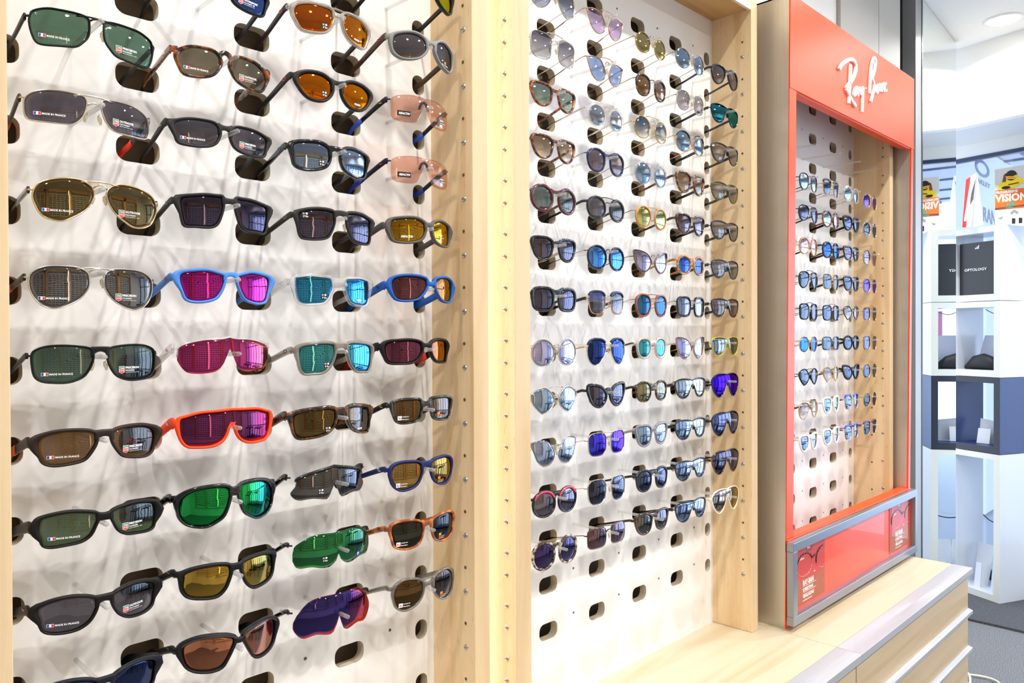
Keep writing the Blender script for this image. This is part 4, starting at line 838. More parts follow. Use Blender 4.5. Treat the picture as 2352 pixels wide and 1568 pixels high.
        if logo and s < 0:
            kind, hx = logo.split(':'); lb = MB(); xx = xh2-tt-.25; yy = y0+16; zz = zh-1.6; D = lambda a, c: (xx*.001, (yy-a)*.001, (zz+c)*.001)
            if kind == 'O':
                N = 20; ri = [D(3.6*math.cos(i*.3142), 1.5*math.sin(i*.3142)) for i in range(N)]; r2 = [D(5*math.cos(i*.3142), 2.6*math.sin(i*.3142)) for i in range(N)]
                lb.add(ri+r2, [(i, (i+1) % N, N+(i+1) % N, N+i) for i in range(N)])
            elif kind == 'A':
                for i, hgt in enumerate((1.6, 3.2, 4.8)): lb.add([D(4-i*2.6, -2), D(2.2-i*2.6, -2), D(2.6-i*2.6+.8, -2+hgt), D(4.4-i*2.6+.8, -2+hgt)], [(0, 1, 2, 3)])
            elif kind == 'J':
                lb.tube([D(5, -1.6), D(1, -1.8), D(-3, 0), D(-4, 1.6), D(0, 1.9), D(2, 1.2)], .0006, 5)
            elif kind == 'B': lb.add([D(4, -1), D(-5, -1), D(-5, 1), D(4, 1)], [(0, 1, 2, 3)])
            lb.build('temple_logo', pbr(hx, .35), t_o)
    if stk:
        cxl = xo+(3 if stk[0] in 'F' else 4)
        zc = (zt+zb)/2
        A = {'F': ((xo+(-xi-xo)*.14 if not shield else xo+10), zb+(zt-zb)*.2), 'K': (-xi-17 if not shield else -26, zb+(zt-zb)*.18), 'A': (xo+(9 if shield else 12), zb+5 if not shield else zb+9), 'S': (xo+8, zb+5), 'J': (xo+5, zb+4), 'Y': (xo+6, zt-8)}[stk[0]]
        if stk == 'K4': A = (xo+5, zt-13)
        B = {'F': (xi+13 if not shield else 30, zb+(zt-zb)*.25), 'K': (xi+22 if not shield else 34, zb+6), 'A': (xi+18 if not shield else 34, zb+10), 'S': (xi+16, zb+8), 'J': (xi+24, zb+8), 'Y': (xi+w-9, -14)}[stk[0]]
        BB = bulge(lensL, *BL); mir = -1 if not shield else 1
        sticker(stk, root, lambda x, z: Y(x, z)+BB(x if x < 0 or shield else -x, z), A, B)
    return root
# ---------------------------------------------------------------- which sunglasses hang where
ORD = ['topmost', 'second from top', 'third from top', 'fourth from top', 'fifth from top', 'sixth from top', 'seventh from top', 'eighth from top', 'ninth from top', 'tenth from top', 'eleventh from top', 'lowest']
CN = ['first', 'second', 'third', 'fourth', 'fifth']
BK, BM_, GY = 'p:121214', 'm:232224', 'T:5F5A66'
# -- left rack: (column, row, traced shape, description, options)
LEFT = [
 (0,2,'L0g2','black metal rectangular sunglasses with green lenses', dict(lens='T:51705C', fr='m:1E1E20', rw=1.5, rd=2, br='b', th=7, tc='m:3A3836', stk='FP', pads=True)),
 (0,3,'L0g3','silver metal sunglasses with grey lenses and red temples', dict(lens='T:5C5560', fr='g:D8CDBC', rw=1.2, rd=1.8, br='b', th=8, tc='m:4A4540', tip='m:E23A28', stk='FO', pads=True)),
 (0,4,'L0g4','gold aviator sunglasses with brown mirror lenses', dict(lens='R:857552,8A7A5A,4A3E28', fr='g:E2C9A0', rw=1.3, rd=1.8, br='b', th=7, tc='p:43342A', stk='FO', pads=True, hinge=-6)),
 (0,5,'L0g5','silver aviator sunglasses with smoky mirror lenses', dict(lens='R:85817E,8E8B8C,3C3A38', fr='g:D5D0C6', rw=1.3, rd=1.8, br='b', th=7, tc='m:3A3632', tip='m:DE3C2A', stk='FP', pads=True, hinge=-6)),
 (0,6,'L0g6','slim black metal sunglasses with dark green lenses', dict(lens='T:3E5546', fr='m:1E1C1C', rw=1.6, rd=2.2, br='p', bt=6, bb=6, th=6, tc='m:2A2827', stk='FP', pads=True, hinge=2)),
 (0,7,'L0g7','brown wraparound sunglasses with amber brown lenses', dict(lens='T:70512A', fr='m:3C2E28', rw=3.2, ro=9, rt=1, rd=5, bt=8, bb=4, th=11, tip='m:D9602A', stk='FP', hinge=1)),
 (0,8,'L0g8','black wraparound sunglasses with olive green lenses', dict(lens='T:4E5F40', fr='m:1D1918', rw=3, ro=9, rt=1, rd=5, bt=9, bb=4, th=12, stk='FP', hinge=3)),
 (0,9,'L0g9','black wraparound sunglasses with grey lenses, metal badges', dict(lens='T:504A52', fr='m:1F1B1A', rw=3, ro=9, rt=1, rd=5, bt=8, bb=4, th=11, stk='FO', logo='B:B8A898', hinge=2)),
 (0,10,'L0g9','blue-black wraparound sunglasses with dark blue lenses', dict(lens='R:3A4468,4A5070,22263A', fr='m:1F222E', rw=3, ro=9, rt=1, rd=5, bt=8, bb=4, th=11, hinge=2)),
 (1,1,'L1g3','black wraparound sunglasses with blue water-sport lenses', dict(lens='R:4D66A8,6A86CC,20284A', fr='m:1E2026', rw=3, ro=4, rd=4, bt=6, bb=4, th=9, stk='FW')),
 (1,2,'L1g2','dark tortoiseshell sunglasses with brown-grey lenses', dict(lens='T:6E6450', fr='t:1E0E0A,9A4E16', rw=3.4, ro=6, rd=4, bt=6, bb=5, th=9, stk='FO', logo='B:D8CDBA')),
 (1,3,'L1g3','matte grey sunglasses with dark lenses, silver hinges', dict(lens='T:58525C', fr='m:3A3836', rw=3.2, ro=6, rd=4, bt=6, bb=5, th=9, stk='FP', logo='B:C9C0B2')),
 (1,4,'L1g4','matte dark grey rectangular sunglasses with purple-grey lenses', dict(lens='R:554E62,5B5FA0,38323E', fr='m:3A3634', rw=3, rt=1, ro=7, rd=4, bt=7, bb=4, th=8, logo='A:56504C')),
 (1,5,'L1g5','frosted blue sunglasses with magenta mirror lenses', dict(lens='R:C8329A,E8705A,5A2050', fr='m:4F86D6', rw=3.6, rt=1, ro=7, rd=4, bt=6, bb=5, th=9, logo='A:8E2A50', fr2=None)),
 (1,6,'L1g6','clear white half-rim shield sunglasses with pink mirror lens', dict(half=1, lens='R:C04480,F0A048,5A2A40', fr='c:F4F2F0', rw=3.4, rd=4, th=11, logo='A:C0347A', hinge=7)),
 (1,7,'L1g7','bright orange full-rim shield sunglasses with red-purple lens', dict(half=1, fullrim=True, lens='R:7C3A64,E83A6A,3A2440', fr='m:FF4A1E', rw=3.6, ro=3, rd=5, th=13, logo='A:FFF4EE', hinge=8)),
 (1,8,'L1g8','large gloss black sunglasses with green mirror lenses', dict(lens='R:2EAA52,3A86C8,1E3A2C', fr='p:101012', rw=3.4, ro=7, rt=1, rd=5, bt=12, bb=6, th=10, logo='A:2A2A2C', hinge=8)),
 (1,9,'L1g9','matte black wraparound sunglasses with gold mirror lenses', dict(lens='R:C8A044,5FBF6E,40341E', fr='m:232326', rw=3.4, ro=5, rt=1, rd=5, bt=9, bb=5, th=9, logo='B:6E6E70', hinge=8)),
 (1,10,'L1g10','dark ski-style sunglasses with rose copper lenses', dict(lens='R:C8835E,9C8AC8,4A2A20', fr='m:252426', rw=3.4, ro=5, rt=2, rd=6, bt=7, bb=6, th=9, logo='B:6E6E70', top2=3, fr2='p:3A3A3C', hinge=6)),
 (2,0,'L2g2','black sunglasses cut off by the photo edge', dict(lens=GY, fr='m:222226', rw=3.4, ro=5, bt=6, bb=4, th=9)),
 (2,1,'L2g1','frosted grey double-bridge sunglasses with orange mirror lenses', dict(lens='R:D8702A,F0A818,8A4A14', fr='c:C2BBB0', rw=4, ro=4, rt=1, rd=5, bt=5, bb=4, th=9, tc='m:3A2A2A', stk='KP', logo='O:E2372A', brow=14)),
 (2,2,'L2g2','matte black round sunglasses with fiery orange lenses', dict(lens='R:E8821A,F2A60E,8A4A08', fr='m:343230', rw=4, ro=5, rt=1, rd=5, bt=6, bb=3.5, th=9, stk='KP', logo='O:D83428')),
 (2,3,'L2g3','gloss black speckled sunglasses with pale blue mirror lenses', dict(lens='R:9DB0C8,5F86D8,3A4658', fr='p:101114', rw=3.6, ro=5, rt=1, rd=5, bt=7, bb=4, th=9, stk='KD', logo='O:3A6AD8')),
 (2,4,'L2g4','matte gunmetal square sunglasses with purple-grey lenses', dict(lens='R:645C6C,5A66A8,3E3842', fr='m:3E3A36', rw=2.6, rt=2, ro=7, rd=3.5, bt=8, bb=5, th=8, stk='K4', logo='O:8A8076', pads=True)),
 (2,5,'L2g5','crystal clear sunglasses with turquoise-blue mirror lenses', dict(lens='R:3F9CC4,4A6CE8,20506A', fr='c:F6F6F4', rw=4, ro=5, rt=1, rd=5, bt=7, bb=4, th=9, stk='KP', logo='O:C8C8CC')),
 (2,6,'L2g6','smoky grey see-through sunglasses with teal-blue mirror lenses', dict(lens='R:52A8AE,3E78E0,20504A', fr='c:A49A8C', rw=3.8, ro=5, rt=1, rd=5, bt=8, bb=5, th=9, stk='KK', logo='O:3A3632')),
 (2,7,'L2g7','dark tortoiseshell wraparound sunglasses with bronze lenses', dict(lens='R:75603C,6F88C8,40341E', fr='t:2A1C14,7A4A20', rw=3.4, ro=7, rt=2, rd=5, bt=10, bb=5, th=12, stk='KP', logo='O:6A4A3A', hinge=5)),
 (2,8,'L2g8','black half-rim shield sunglasses with grey mirror lens', dict(half=1, lens='R:6E6A66,6A8CE0,35322F', fr='p:101012', rw=2.4, rt=1, rd=4, th=8, stk='KX', logo='O:C8C2BC', hinge=12)),
 (2,9,'L2g9','rimless shield sunglasses with emerald green mirror lens', dict(half=1, br='none', lens='R:3F8E52,2AA0B4,2E3A34', fr='p:141416', rw=1, rd=2, th=6, stk='KC', logo='O:2A9A6A', hinge=12)),
 (2,10,'L2g10','rimless shield sunglasses with violet to orange mirror lens', dict(half=1, br='none', lens='R:4A3E7C,F0562E,38303C', fr='p:141416', rw=1, rd=2, th=6, logo='O:B8B0B0', hinge=12)),
 (3,0,'L3g1','dark wraparound sunglasses with yellow-green mirror lenses', dict(lens='R:D8C81E,C4C41E,5A5A10', fr='m:2E2C26', rw=4, ro=6, rt=1, rd=6, bt=7, bb=4, th=9)),
 (3,1,'L3g1','grey wraparound sunglasses with silver lenses and wood-look temples', dict(lens='R:8E888A,767078,50484A', fr='m:8A8A88', rw=3.6, ro=5, rt=1, rd=6, bt=7, bb=4, th=10, tc='m:5A3E2C', stk='J', logo='J:E2372A')),
 (3,2,'L3g2','pink rimless shield sunglasses, purple bridge, yellow accent', dict(half=1, br='none', lens='T:ECB8A4', fr='m:2C2668', rw=1, rd=2, th=8, tc='m:1D1B3A', tip='m:3A5AC8', stk='A', logo='J:F0B020', hinge=8)),
 (3,3,'L3g2','pink rimless shield sunglasses, purple bridge, red accent', dict(half=1, br='none', lens='T:ECB8A4', fr='m:2C2668', rw=1, rd=2, th=8, tc='m:1D1B3A', tip='m:2A3E98', stk='A', logo='J:E23A2A', hinge=8)),
 (3,4,'L3g4','matte grey wraparound sunglasses with yellow mirror lenses', dict(lens='R:C89A30,E8B830,6A5010', fr='m:6A6664', rw=3.6, ro=7, rt=1, rd=6, bt=7, bb=4, th=10, tc='m:55504E', stk='A', hinge=3)),
 (3,5,'L3g5','royal blue wraparound sunglasses with red-grey lenses', dict(lens='R:84545A,E0A020,4A2830', fr='m:1F5AAE', rw=3.6, ro=6, rt=1, rd=6, bt=7, bb=5, th=12, logo='J:16305A', hinge=5)),
 (3,6,'L3g6','matte black wraparound sunglasses with red-pink lenses', dict(lens='R:864A62,E8A010,4A2434', fr='m:242222', rw=3.4, ro=6, rt=1, rd=6, bt=6, bb=4, th=12, tip='m:D8322A', hinge=5)),
 (3,7,'L3g7','dark camouflage sunglasses with brown lenses, yellow dots', dict(lens='R:78603E,6A7CC0,443420', fr='t:1C1C1E,55524E', rw=3, ro=3, rt=1, rd=4, bt=8, bb=5, th=8, tc='m:222120', stk='S', logo='J:F0B818')),
 (3,8,'L3g8','navy blue sunglasses with gold-brown mirror lenses', dict(lens='R:A8844A,C0A050,4A3A1E', fr='m:25306E', rw=3.4, ro=3, rt=1, rd=4, bt=8, bb=5, th=8, stk='S', logo='J:E8E8E8')),
 (3,9,'L3g9','amber tortoiseshell rectangular sunglasses with dark green lenses', dict(lens='R:48463A,5A78C0,282820', fr='t:8A3E16,D07A28', rw=3.2, ro=3, rt=1, rd=4, bt=8, bb=5, th=8, stk='S', logo='J:4A2A1A')),
 (3,10,'L3g10','smoky grey pilot sunglasses with brown lenses', dict(lens='R:6E5230,7080B8,3C2C16', fr='c:8A8276', rw=3.4, ro=3, rt=1, rd=4, bt=6, bb=5, th=7, stk='S', brow=15)),
]
for c, g_, sh, dsc, o in LEFT:
    yf, k_, dx_, pts = SH[sh]; o = dict(o); mn_ = min(g for cc, g, *_ in LEFT if cc == c)
    if o.get('rw', 3.5) >= 2: o['rw'] = o.get('rw', 3.5)*.78
    if o.get('half'): o['half'] = pts
    elif 'pts' not in o: o['pts'] = pts
    glasses(c*P, g_, dsc, '%s, %s column, left rack' % (ORD[g_-mn_], CN[c]), yf=yf, k=k_, dx=dx_, **o)
# -- middle rack: (column, row, shape, lens width, lens height, lens top, inner gap, description, options)
GM = 'g:C9C2B6'; GO = 'g:D8B070'; RG = 'g:CFA890'
wire = lambda fr, **k: dict(dict(fr=fr, rw=1.1, rd=1.6, br='m', th=1.6, pads=True), **k)
ac = lambda fr, **k: dict(dict(fr=fr, rw=3.6, ro=2.5, rt=.8, rd=3.4, th=6, bt=6, bb=3.5, pads=False), **k)
MID = [
 (0,-1,'avi',55,48,12,8,'silver aviator sunglasses with blue-grey gradient lenses', wire(GM, lens='G:4A4C60,9AA0B4', br='b')),
 (0,0,'sq',55,48,14,8,'square silver sunglasses with grey gradient lenses', wire(GM, lens='G:5E5866,B4B4B8', br='b', brow=17)),
 (0,1,'way',49,38,13.5,10.5,'honey tortoiseshell sunglasses with pale green lenses', ac('t:4A1E0C,C4702A', lens='G:74867A,9AAA98')),
 (0,2,'way',49,39,12,9,'dark tortoiseshell sunglasses with brown gradient lenses', ac('t:3A1610,9A5218', lens='G:7C6248,DCC8B0', rw=3)),
 (0,3,'round',48,42,13.5,11,'thick burgundy round sunglasses with grey-green lenses', ac('p:5A1E28', lens='T:64706C', rw=4.6, rt=.5)),
 (0,4,'way',49,39,13,10,'gloss black sunglasses with grey lenses and gold underside', ac('p:16161A', lens='R:6A6066,5A62B0,484248', rw=3.4, tc='g:C0A888')),
 (0,5,'sq',52,39,13.5,8,'gloss black flat-top sunglasses with grey lenses', ac('p:141416', lens='R:5E5864,5560B0,403C44', rw=4, bt=9)),
 (0,6,'round',55,50,13.5,7,'large silver round sunglasses with lavender mirror lenses', wire('g:D8CFC0', lens='R:C4BCD8,A8B8F0,8A84A0')),
 (0,7,'geo',58,47,17.5,7,'silver angular aviator sunglasses with silver mirror lenses', wire('g:DCD6CE', lens='R:A4B4C4,A0BCF4,5A6068', br='b', brow=19)),
 (0,8,'scoop',58,50,16,6,'rimless sunglasses with pale blue mirror lenses', wire(GM, lens='R:AEB8CC,A4C0F4,6A7080', rw=0)),
 (0,9,'round',52,44,13,7,'round pink and black sunglasses with grey mirror lenses', ac('p:16161A', lens='R:8A7E80,8090E0,504A4C', rw=3.4, top2=3.6, fr2='p:E8305A')),
 (0,10,'round',51,47,13,9,'white speckled tortoiseshell round sunglasses with purple lenses', ac('t:3A2418,E8D8C0', lens='R:56426E,5A66D8,382A48', rw=4, tc='g:C8A880', th=2)),
 (1,-1,'scoop',52,45,8,6,'sculpted rose gold sunglasses with violet lenses', wire(RG, lens='T:BFA8D0', br='b', brow=12, tip='t:3A1A10,A86020', hinge=5)),
 (1,0,'scoop',52,45,8,6,'sculpted rose gold sunglasses with light blue lenses', wire(RG, lens='T:88A0CC', br='b', brow=12, tip='t:3A1A10,A86020', hinge=5)),
 (1,1,'round',45,41,8,9,'crystal round sunglasses with mirror lenses, top bar', ac('c:F4F2EE', lens='R:B0B8C0,A0BCF4,787E84', rw=4, br='b', brow=15, th=4, tc='g:D8D2CA')),
 (1,2,'panto',49,42,13,9,'navy round sunglasses with purple-brown lenses', ac('p:182656', lens='T:6E5E68', rw=3, th=2, tc='g:B8B0A8', bt=5)),
 (1,3,'round',47,40,12,10,'black sunglasses with neon green bar and grey lenses', ac('p:2A2E30', lens='T:5E585E', rw=3.6, br='b', brow=14)),
 (1,4,'round',50,45,10,7,'dark round sunglasses with bright blue mirror lenses', ac('p:1E2026', lens='R:5E9CE0,5A88F0,1E3A6A', rw=2.2, br='m', th=2, tc='g:C0B8AC')),
 (1,5,'pilot',50,44,13,8,'navy browline sunglasses with blue gradient lenses', wire(RG, lens='G:3E4E86,B0A8B8', top2=4, fr2='p:14224A', th=7, tc='p:14161E')),
 (1,6,'avi',53,52,13,8,'gold aviator sunglasses with navy brow, blue lenses', wire('g:E8D8B8', lens='R:2E3E70,5A74C8,1A2240', top2=3.4, fr2='p:1C2C58', th=3, tc='g:D8A860')),
 (1,7,'cat',50,42,15,8,'black and tortoiseshell cat-eye sunglasses with grey lenses', ac('p:17130F', lens='R:5A5056,6274D0,3A3436', rw=4, top2=2, fr2='p:101014')),
 (1,8,'sq',53,46,14,7,'silver square sunglasses with purple-blue mirror lenses', wire(GM, lens='R:4A4AD8,8A4AF0,241E70', br='b')),
 (1,9,'pilot',56,50,15,7,'silver square pilot sunglasses with charcoal gradient lenses', wire('g:D0CCC4', lens='R:46444E,6A82D8,2C2A30', br='b', brow=15)),
 (1,10,'rect',56,42,13,7,'rimless rectangular sunglasses with rose-brown lenses', wire('p:3A1A18', lens='R:84605C,8A90D8,5A3A34', rw=0)),
 (2,-1,'round',46,42,6,9,'thin gold round sunglasses with pale yellow lenses', wire('g:B8A078', lens='R:B8A468,A09A70,8A7C48')),
 (2,0,'panto',45,43,10,9,'dark metal round sunglasses with amber brown lenses', ac('t:2A241E,8A7A5A', lens='R:A87834,9A86B0,70481A', rw=2, br='m', th=1.6, tc='g:B09468')),
 (2,1,'round',50,46,16,10,'gold round sunglasses with blue to cream gradient lenses', wire(GO, lens='G:34486E,E8E4CC', br='b', brow=19)),
 (2,2,'round',47,44,12,9,'crystal round sunglasses with ice blue lenses', ac('c:D8D8E4', lens='R:9CB4C4,8AA8F0,6A8490', rw=2.4, br='b', brow=12, th=1.6, tc='g:C8C4BC')),
 (2,3,'round',46,43,12,9,'tan rimmed round sunglasses with yellow mirror lenses', ac('p:C48A3E', lens='R:D8C870,A8C8A8,8A7A30', rw=2, br='b', brow=12, th=1.6, tc='g:8A7458')),
 (2,4,'cat',56,46,13,7,'thin metal cat-eye sunglasses with lavender mirror lenses', wire('g:8A7A66', lens='R:AC9CB4,A0ACF0,7A6C80', tip='t:6A3A14,C88A30')),
 (2,5,'panto',48,44,12,9,'rust brown round sunglasses with teal-blue lenses', ac('p:8A4424', lens='R:3E6A78,4A7AD0,22424A', rw=3, br='b', brow=13, th=1.6, tc='g:C8BCA8')),
 (2,6,'panto',44,39,12,9,'champagne crystal round sunglasses with green mirror lenses', ac('c:EAD8C4', lens='R:4C9A90,6AB0D8,246058', rw=4.4, th=4, tc='t:3A2010,B07A30')),
 (2,7,'panto',47,40,13,9,'dark tortoiseshell round sunglasses with olive yellow lenses', ac('t:1E1610,8A6A2A', lens='R:948040,8A90B0,4A4018', rw=2.6)),
 (2,8,'way',47,42,14,9,'lilac grey crystal sunglasses with silver mirror lenses', ac('c:A89CA4', lens='R:90A0AC,88A8F0,485058', rw=3.4)),
 (2,9,'panto',48,43,12,9,'gloss black round sunglasses with dark grey lenses', ac('p:12141C', lens='R:4A4E5C,5A78D8,282A34', rw=3)),
 (2,10,'way',50,40,12,9,'brown tortoiseshell sunglasses with olive brown mirror lenses', ac('t:1E1210,6A3A1C', lens='R:7C7258,6A84D8,403A2A', rw=3.6)),
 (3,-1,'round',50,44,13,9,'silver round sunglasses with blue gradient lenses', wire('g:A8A49C', lens='R:8AA8C0,6A94D8,4A6478')),
 (3,0,'panto',50,44,12,8,'thin silver sunglasses with light grey lenses', wire('g:C4BEB8', lens='G:807878,B4AEB8')),
 (3,1,'round',51,46,14,8,'two-tone round sunglasses with pale blue mirror lenses', wire(RG, lens='R:90B0C4,84A8F0,506C7C', top2=1.6, fr2='p:2A2E3A')),
 (3,2,'way',48,42,13,9,'mottled tortoiseshell sunglasses with golden brown lenses', ac('t:2A160E,B8742A', lens='G:8A6E4C,C0A888', rw=3.4)),
 (3,3,'way',48,41,12,9,'deep brown tortoiseshell sunglasses with brown mirror lenses', ac('t:20120E,7A4420', lens='R:7E6454,7084E0,4A3628', rw=3)),
 (3,4,'round',45,38,11,9,'light honey tortoiseshell round sunglasses with blue mirror lenses', ac('t:A05E1E,E8B860', lens='R:4E76B8,5A6CF0,24406A', rw=3.4, ro=4)),
 (3,5,'sq',47,43,12,9,'black and silver square sunglasses with grey-blue mirror lenses', ac('p:1A2026', lens='R:7A7C8C,98B0F0,403E46', rw=2.6, br='m', th=1.8, tc='g:A8A49C')),
 (3,6,'cat',55,50,15,5,'oversized rose gold cat-eye sunglasses with lilac mirror lenses', wire(RG, lens='R:B4B0E0,A8B4F0,8A7488')),
 (3,7,'stut',0,0,0,0,'brown flat-front shield sunglasses with silver mirror lens', dict(half=HALF['stut'], lens='R:A8B4B8,A4BCF0,6A6460', fullrim=True, fr='p:3A2A22', rw=1.6, th=8)),
 (3,8,'stut',0,0,0,0,'black flat-front shield sunglasses with silver mirror lens', dict(half=HALF['stut'], lens='R:94A8C0,98B8F0,5A646A', fullrim=True, fr='p:18181A', rw=1.6, th=8)),
 (3,9,'stut',0,0,0,0,'dark blue flat-front shield sunglasses with pink-tinged mirror lens', dict(half=HALF['stut'], lens='R:9CAAC8,94B4F4,6A6470', fullrim=True, fr='p:1C2A3C', rw=1.6, th=8)),
 (3,10,'stut',0,0,0,0,'dark blue flat-front shield sunglasses with icy mirror lens', dict(half=HALF['stut'], lens='R:94A8CC,90B4F4,606878', fullrim=True, fr='p:1A2838', rw=1.6, th=8)),
 (4,-1,'avi',52,44,13,8,'dark plum pilot sunglasses with smoky lenses', ac('p:1E1C30', lens='G:4A3E48,7A6E6C', rw=2.4, bt=6)),
 (4,0,'stut',0,0,0,0,'navy flat-front sunglasses with teal mirror lens', dict(half=HALF['stut'], lens='R:2E7A94,3A8478,1E4A58', fullrim=True, fr='p:181A34', rw=1.6, th=7)),
 (4,1,'stut',0,0,0,0,'dark grey flat-front sunglasses with see-through smoke lens', dict(half=HALF['stut'], lens='T:9C9088', fullrim=True, fr='p:2E2A2C', rw=1.8, th=8)),
 (4,2,'stut',0,0,0,0,'olive-edged flat-front sunglasses with see-through smoke lens', dict(half=HALF['stut'], lens='T:98948A', fullrim=True, fr='p:6A641E', rw=1.6, th=8, tc='p:2A2620')),
 (4,3,'stut',0,0,0,0,'black-edged flat-front sunglasses with see-through smoke lens', dict(half=HALF['stut'], lens='T:96928C', fullrim=True, fr='p:222024', rw=1.6, th=8)),
 (4,4,'stut',0,0,0,0,'blue-edged flat-front sunglasses with see-through smoke lens', dict(half=HALF['stut'], lens='T:8E8886', fullrim=True, fr='p:24384A', rw=1.6, th=8)),
 (4,5,'stut',0,0,0,0,'brown flat-front sunglasses with purple-brown lens', dict(half=HALF['stut'], lens='T:6A4A44', fullrim=True, fr='p:2E1C1E', rw=1.8, th=8)),
 (4,6,'stut',0,0,0,0,'yellow-edged flat-front sunglasses with smoke mirror lens', dict(half=HALF['stut'], lens='R:8A90A0,8A8A6A,6E6A58', fullrim=True, fr='p:B8AC20', rw=1.6, th=8, tc='t:1A1814,5A5428')),
 (4,7,'savi',0,0,0,0,'navy aviator shield sunglasses with violet mirror lens', dict(half=HALF['savi'], lens='R:3018C0,5A20D0,3A2A2E', fullrim=True, fr='p:161838', rw=1.8, th=7, hinge=0)),
 (4,8,'savi',0,0,0,0,'black aviator shield sunglasses with dark blue-brown lens', dict(half=HALF['savi'], lens='R:4A4A6A,5A70C8,4A3E34', fullrim=True, fr='p:18171C', rw=1.8, th=7, hinge=0)),
 (4,9,'savi',0,0,0,0,'tortoiseshell aviator shield sunglasses with brown-blue lens', dict(half=HALF['savi'], lens='R:504448,5A5CB0,5A4224', fullrim=True, fr='t:1A1412,8A5A20', rw=2, th=7, hinge=0)),
 (4,10,'savi',0,0,0,0,'cream aviator shield sunglasses with pinkish gold lens', dict(half=HALF['savi'], lens='R:C4B4C8,A89428,8A7A50', fullrim=True, fr='p:EFE2C8', rw=2.2, th=7, hinge=0)),
]
for c, g_, sh, w_, h_, top_, in_, dsc, o in MID:
    o = dict(o)
    if not o.get('half'): o.update(shape=sh, w=w_, h=h_, top=top_, inn=in_)
    if o.get('half'): o.setdefault('rd', 2.4)
    glasses(.8+P*c, g_, dsc, '%s, %s column, middle rack' % (ORD[g_+1], CN[c]), yf=95, k=1.4, **o)
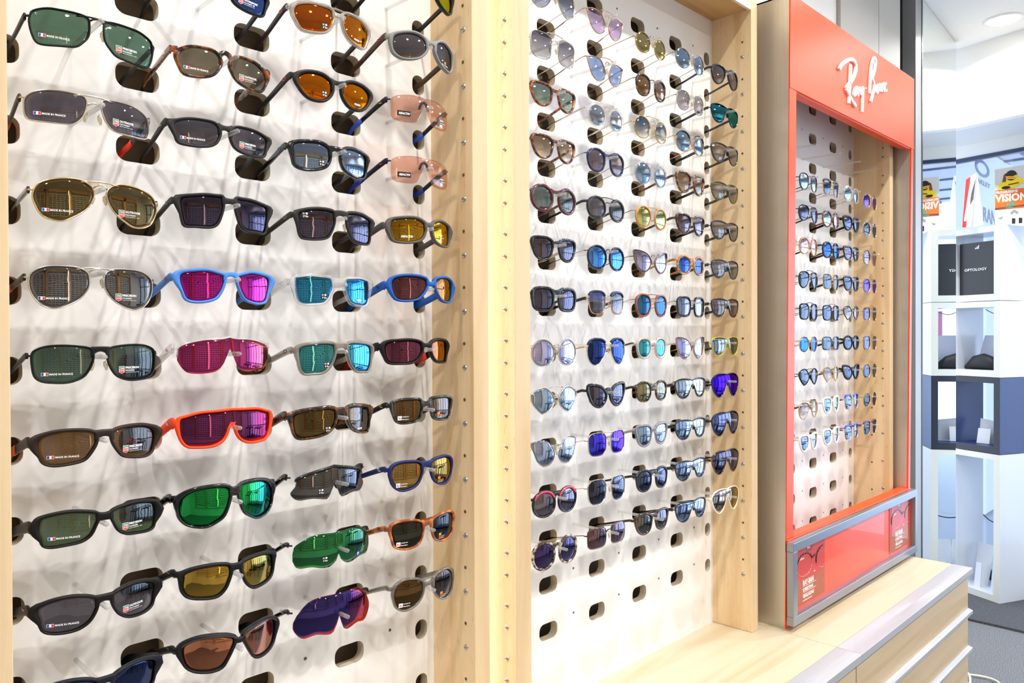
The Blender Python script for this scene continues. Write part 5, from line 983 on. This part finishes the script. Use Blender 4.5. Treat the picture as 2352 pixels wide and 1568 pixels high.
# -- right rack in the red case
DG = 'R:4E5C52,4A6AC0,2A352E'
WHT = lambda d: ac('p:EFECE2', lens='R:5A6C80,6A98E8,2E3844', rw=5, rt=1, th=6)
RIGHT = [
 (1,1,'panto',52,47,11,8,'thin dark round sunglasses with ice blue mirror lenses', wire('g:4A4A4C', lens='R:8CA8B0,8AB4F0,4A6068', stk='Y', th=3, tip='p:151515')),
 (1,2,'avi',54,46,14,8,'black pilot sunglasses with dark grey lenses', wire('p:1A1A1C', lens='R:5A5458,5068C0,3A3638', stk='Y', br='b', tip='t:3A1A0C,A8561E')),
 (1,3,'round',54,48,15,7,'round gold sunglasses with blush pink lenses', wire(GO, lens='R:E8C0A8,D8A8C0,C09A84', br='b', brow=17)),
 (1,4,'avi',54,48,12,8,'thin aviator sunglasses with dark green lenses', wire('g:3A3A3A', lens=DG, stk='Y', br='b', brow=15)),
 (1,5,'sq',52,46,14,8,'thin black square sunglasses with green lenses', wire('g:2A2A2C', lens=DG, stk='Y', br='b', brow=16)),
 (1,6,'round',50,44,13,9,'gold round sunglasses with vivid blue mirror lenses', wire(GO, lens='R:3E8CE0,4A6CF0,1A4A8A', stk='Y', br='b')),
 (1,7,'geo',54,46,14,8,'angular black metal sunglasses with dark green lenses', wire('g:26282A', lens=DG, stk='Y', br='b')),
 (1,8,'avi',54,48,12,8,'gold aviator sunglasses with brown gradient lenses', wire(GO, lens='G:5A3A34,D8CCC8', stk='Y', th=5, tc='t:2A1810,6A4420')),
 (1,9,'way',44,42,10,12,'white plastic sunglasses with blue-grey lenses', WHT(0)),
 (2,1,'pilot',50,46,14,8,'black and gold browline sunglasses with green lenses', wire(GO, lens=DG, stk='Y', top2=4, fr2='p:121212', br='b', tip='p:121212')),
 (2,2,'round',48,46,13,9,'tortoiseshell round sunglasses with pale blue mirror lenses', ac('t:3A1A0C,B8682A', lens='R:A8B4A8,9CB8E8,5A6460', rw=3, br='b', stk='Y')),
 (2,3,'round',50,46,14,8,'black round sunglasses with blue-green lenses', ac('p:141416', lens='R:46566A,4A78D8,26303A', rw=2.6, br='b', stk='Y2')),
 (2,4,'sq',50,46,13,8,'gold square sunglasses with dark green lenses', wire(GO, lens=DG, stk='Y', br='b')),
 (2,5,'sq',52,46,13,8,'gunmetal square sunglasses with charcoal lenses', wire('g:4A4A4E', lens='R:4A5058,4A6AC0,2A2C30', stk='Y', br='b', brow=16)),
 (2,6,'rect',54,40,12,8,'thin metal rectangular sunglasses with dark green lenses', wire('g:8A8A88', lens=DG, stk='Y')),
 (2,7,'geo',50,44,14,8,'gold angular sunglasses with brown gradient lenses', wire(GO, lens='G:5A3C38,C8AEA8', stk='Y', br='b')),
 (2,8,'way',44,42,14,11,'white plastic sunglasses with blue-grey mirror lenses', WHT(0)),
 (2,9,'way',44,42,13,11,'glossy white sunglasses with blue mirror lenses', WHT(0)),
 (3,1,'round',47,43,13,10,'crystal clear round sunglasses with pale green mirror lenses', ac('c:F4F4F4', lens='R:98B8A8,8AB0E8,5A7A70', rw=4, br='m', th=4)),
 (3,2,'way',50,40,13,10,'matte black sunglasses with green-black lenses', ac('m:1C1E22', lens='R:46524E,4A68C8,262C2A', rw=3.8, th=9, stk='Y')),
 (3,3,'way',48,40,13,10,'dark tortoiseshell sunglasses with brown lenses', ac('t:1A1210,4A3018', lens='R:6A543E,5E6CC8,3A2C20', rw=3.6, th=9, stk='Y')),
 (3,4,'way',48,41,12,10,'gloss black sunglasses with deep green lenses', ac('p:101216', lens='R:3E4C48,4060B8,20282A', rw=3.6, th=8, stk='Y')),
 (3,5,'geo',52,42,14,9,'brown sunglasses with grey gradient lenses', wire('p:3A1C16', lens='G:4A3E46,C4BCBC', stk='Y', rw=1.6, th=3)),
 (3,6,'round',50,40,12,8,'black oversized sunglasses with dark lenses', ac('m:202428', lens='R:3E4A4A,4462B8,222A2A', rw=3.4, th=8, stk='Y')),
 (3,7,'cat',56,42,14,8,'wide matte black cat-eye sunglasses with dark green lenses', ac('m:2A2C30', lens='R:424C44,4058A8,242A26', rw=3.4, th=8, stk='Y')),
 (3,8,'pilot',46,44,14,9,'bright blue browline sunglasses with grey lenses', wire('g:D8C8B8', lens='R:505A68,5A84E0,30363C', top2=4, fr2='p:2A3AC0', th=4, tc='p:1E2A80')),
 (3,9,'pilot',46,44,12,9,'blue topped browline sunglasses with blue-grey lenses', wire('g:D8C8B8', lens='R:4C5A6A,5A88E8,2E363E', top2=4, fr2='p:2436C8', th=4, tc='p:1E2A80')),
 (4,1,'round',50,46,11,9,'thin gold oval sunglasses with violet lenses', wire(GO, lens='R:5A4A8A,8A70D0,4A4048', br='b')),
 (4,2,'round',50,46,12,9,'silver round sunglasses with olive green lenses', wire('g:C0C0C0', lens='R:56543C,6A7090,46452E', br='b')),
 (4,3,'round',50,50,15,9,'rimless gold round sunglasses with rose brown lenses', wire(GO, lens='R:7A5450,9A8AC0,6A4440', rw=.6)),
 (4,4,'round',50,46,14,9,'rose gold round sunglasses with violet-blue gradient lenses', wire(RG, lens='R:5E5AB8,7A64C8,6A5A64', br='b')),
 (4,5,'sq',50,44,14,9,'gold square sunglasses with purple gradient lenses', wire(GO, lens='R:4A3A50,6A62B8,4A3A38', br='b', brow=17)),
 (4,6,'sq',50,46,13,9,'gold square double-bar sunglasses with dark violet lenses', wire(GO, lens='R:4A4258,6474C0,443A3A', br='b', brow=17)),
 (4,7,'round',50,46,14,9,'gold oval sunglasses with blue-black lenses', wire(GO, lens='R:3E444E,4A66B8,2A2C30', br='b', brow=19)),
 (4,8,'round',46,44,12,10,'small gold oval sunglasses with dark grey lenses', wire(GO, lens='R:464644,4A5C90,34322C')),
 (4,9,'pilot',48,44,13,9,'plum topped browline sunglasses with brown-grey lenses', wire('g:D0C4B8', lens='R:4E4A42,50608A,3A3428', top2=4, fr2='p:7A1E5A', th=4, tc='p:5A1846')),
 (0,3,'round',50,46,13,9,'dark sunglasses mostly hidden behind the red stile', ac('p:1A1A1E', lens='R:5A74A8,6A94E8,30363E', rw=2.6, stk='Y2')),
 (0,8,'way',48,40,13,10,'brown sunglasses mostly hidden behind the red stile', ac('t:2A1810,6A4420', lens='T:6A5A50')),
 (0,9,'way',46,42,12,11,'brown-armed sunglasses mostly hidden behind the red stile', ac('t:2A1810,6A4420', lens='T:6A5A50')),
]
for c, g_, sh, w_, h_, top_, in_, dsc, o in RIGHT:
    o = dict(o); o['pads'] = False; o.update(shape=sh, w=w_, h=h_, top=top_, inn=in_)
    glasses(1.76+P*c, g_, dsc, '%s, %s column, red case' % (ORD[g_-1], CN[c]), yf=95, k=1.4, **o)
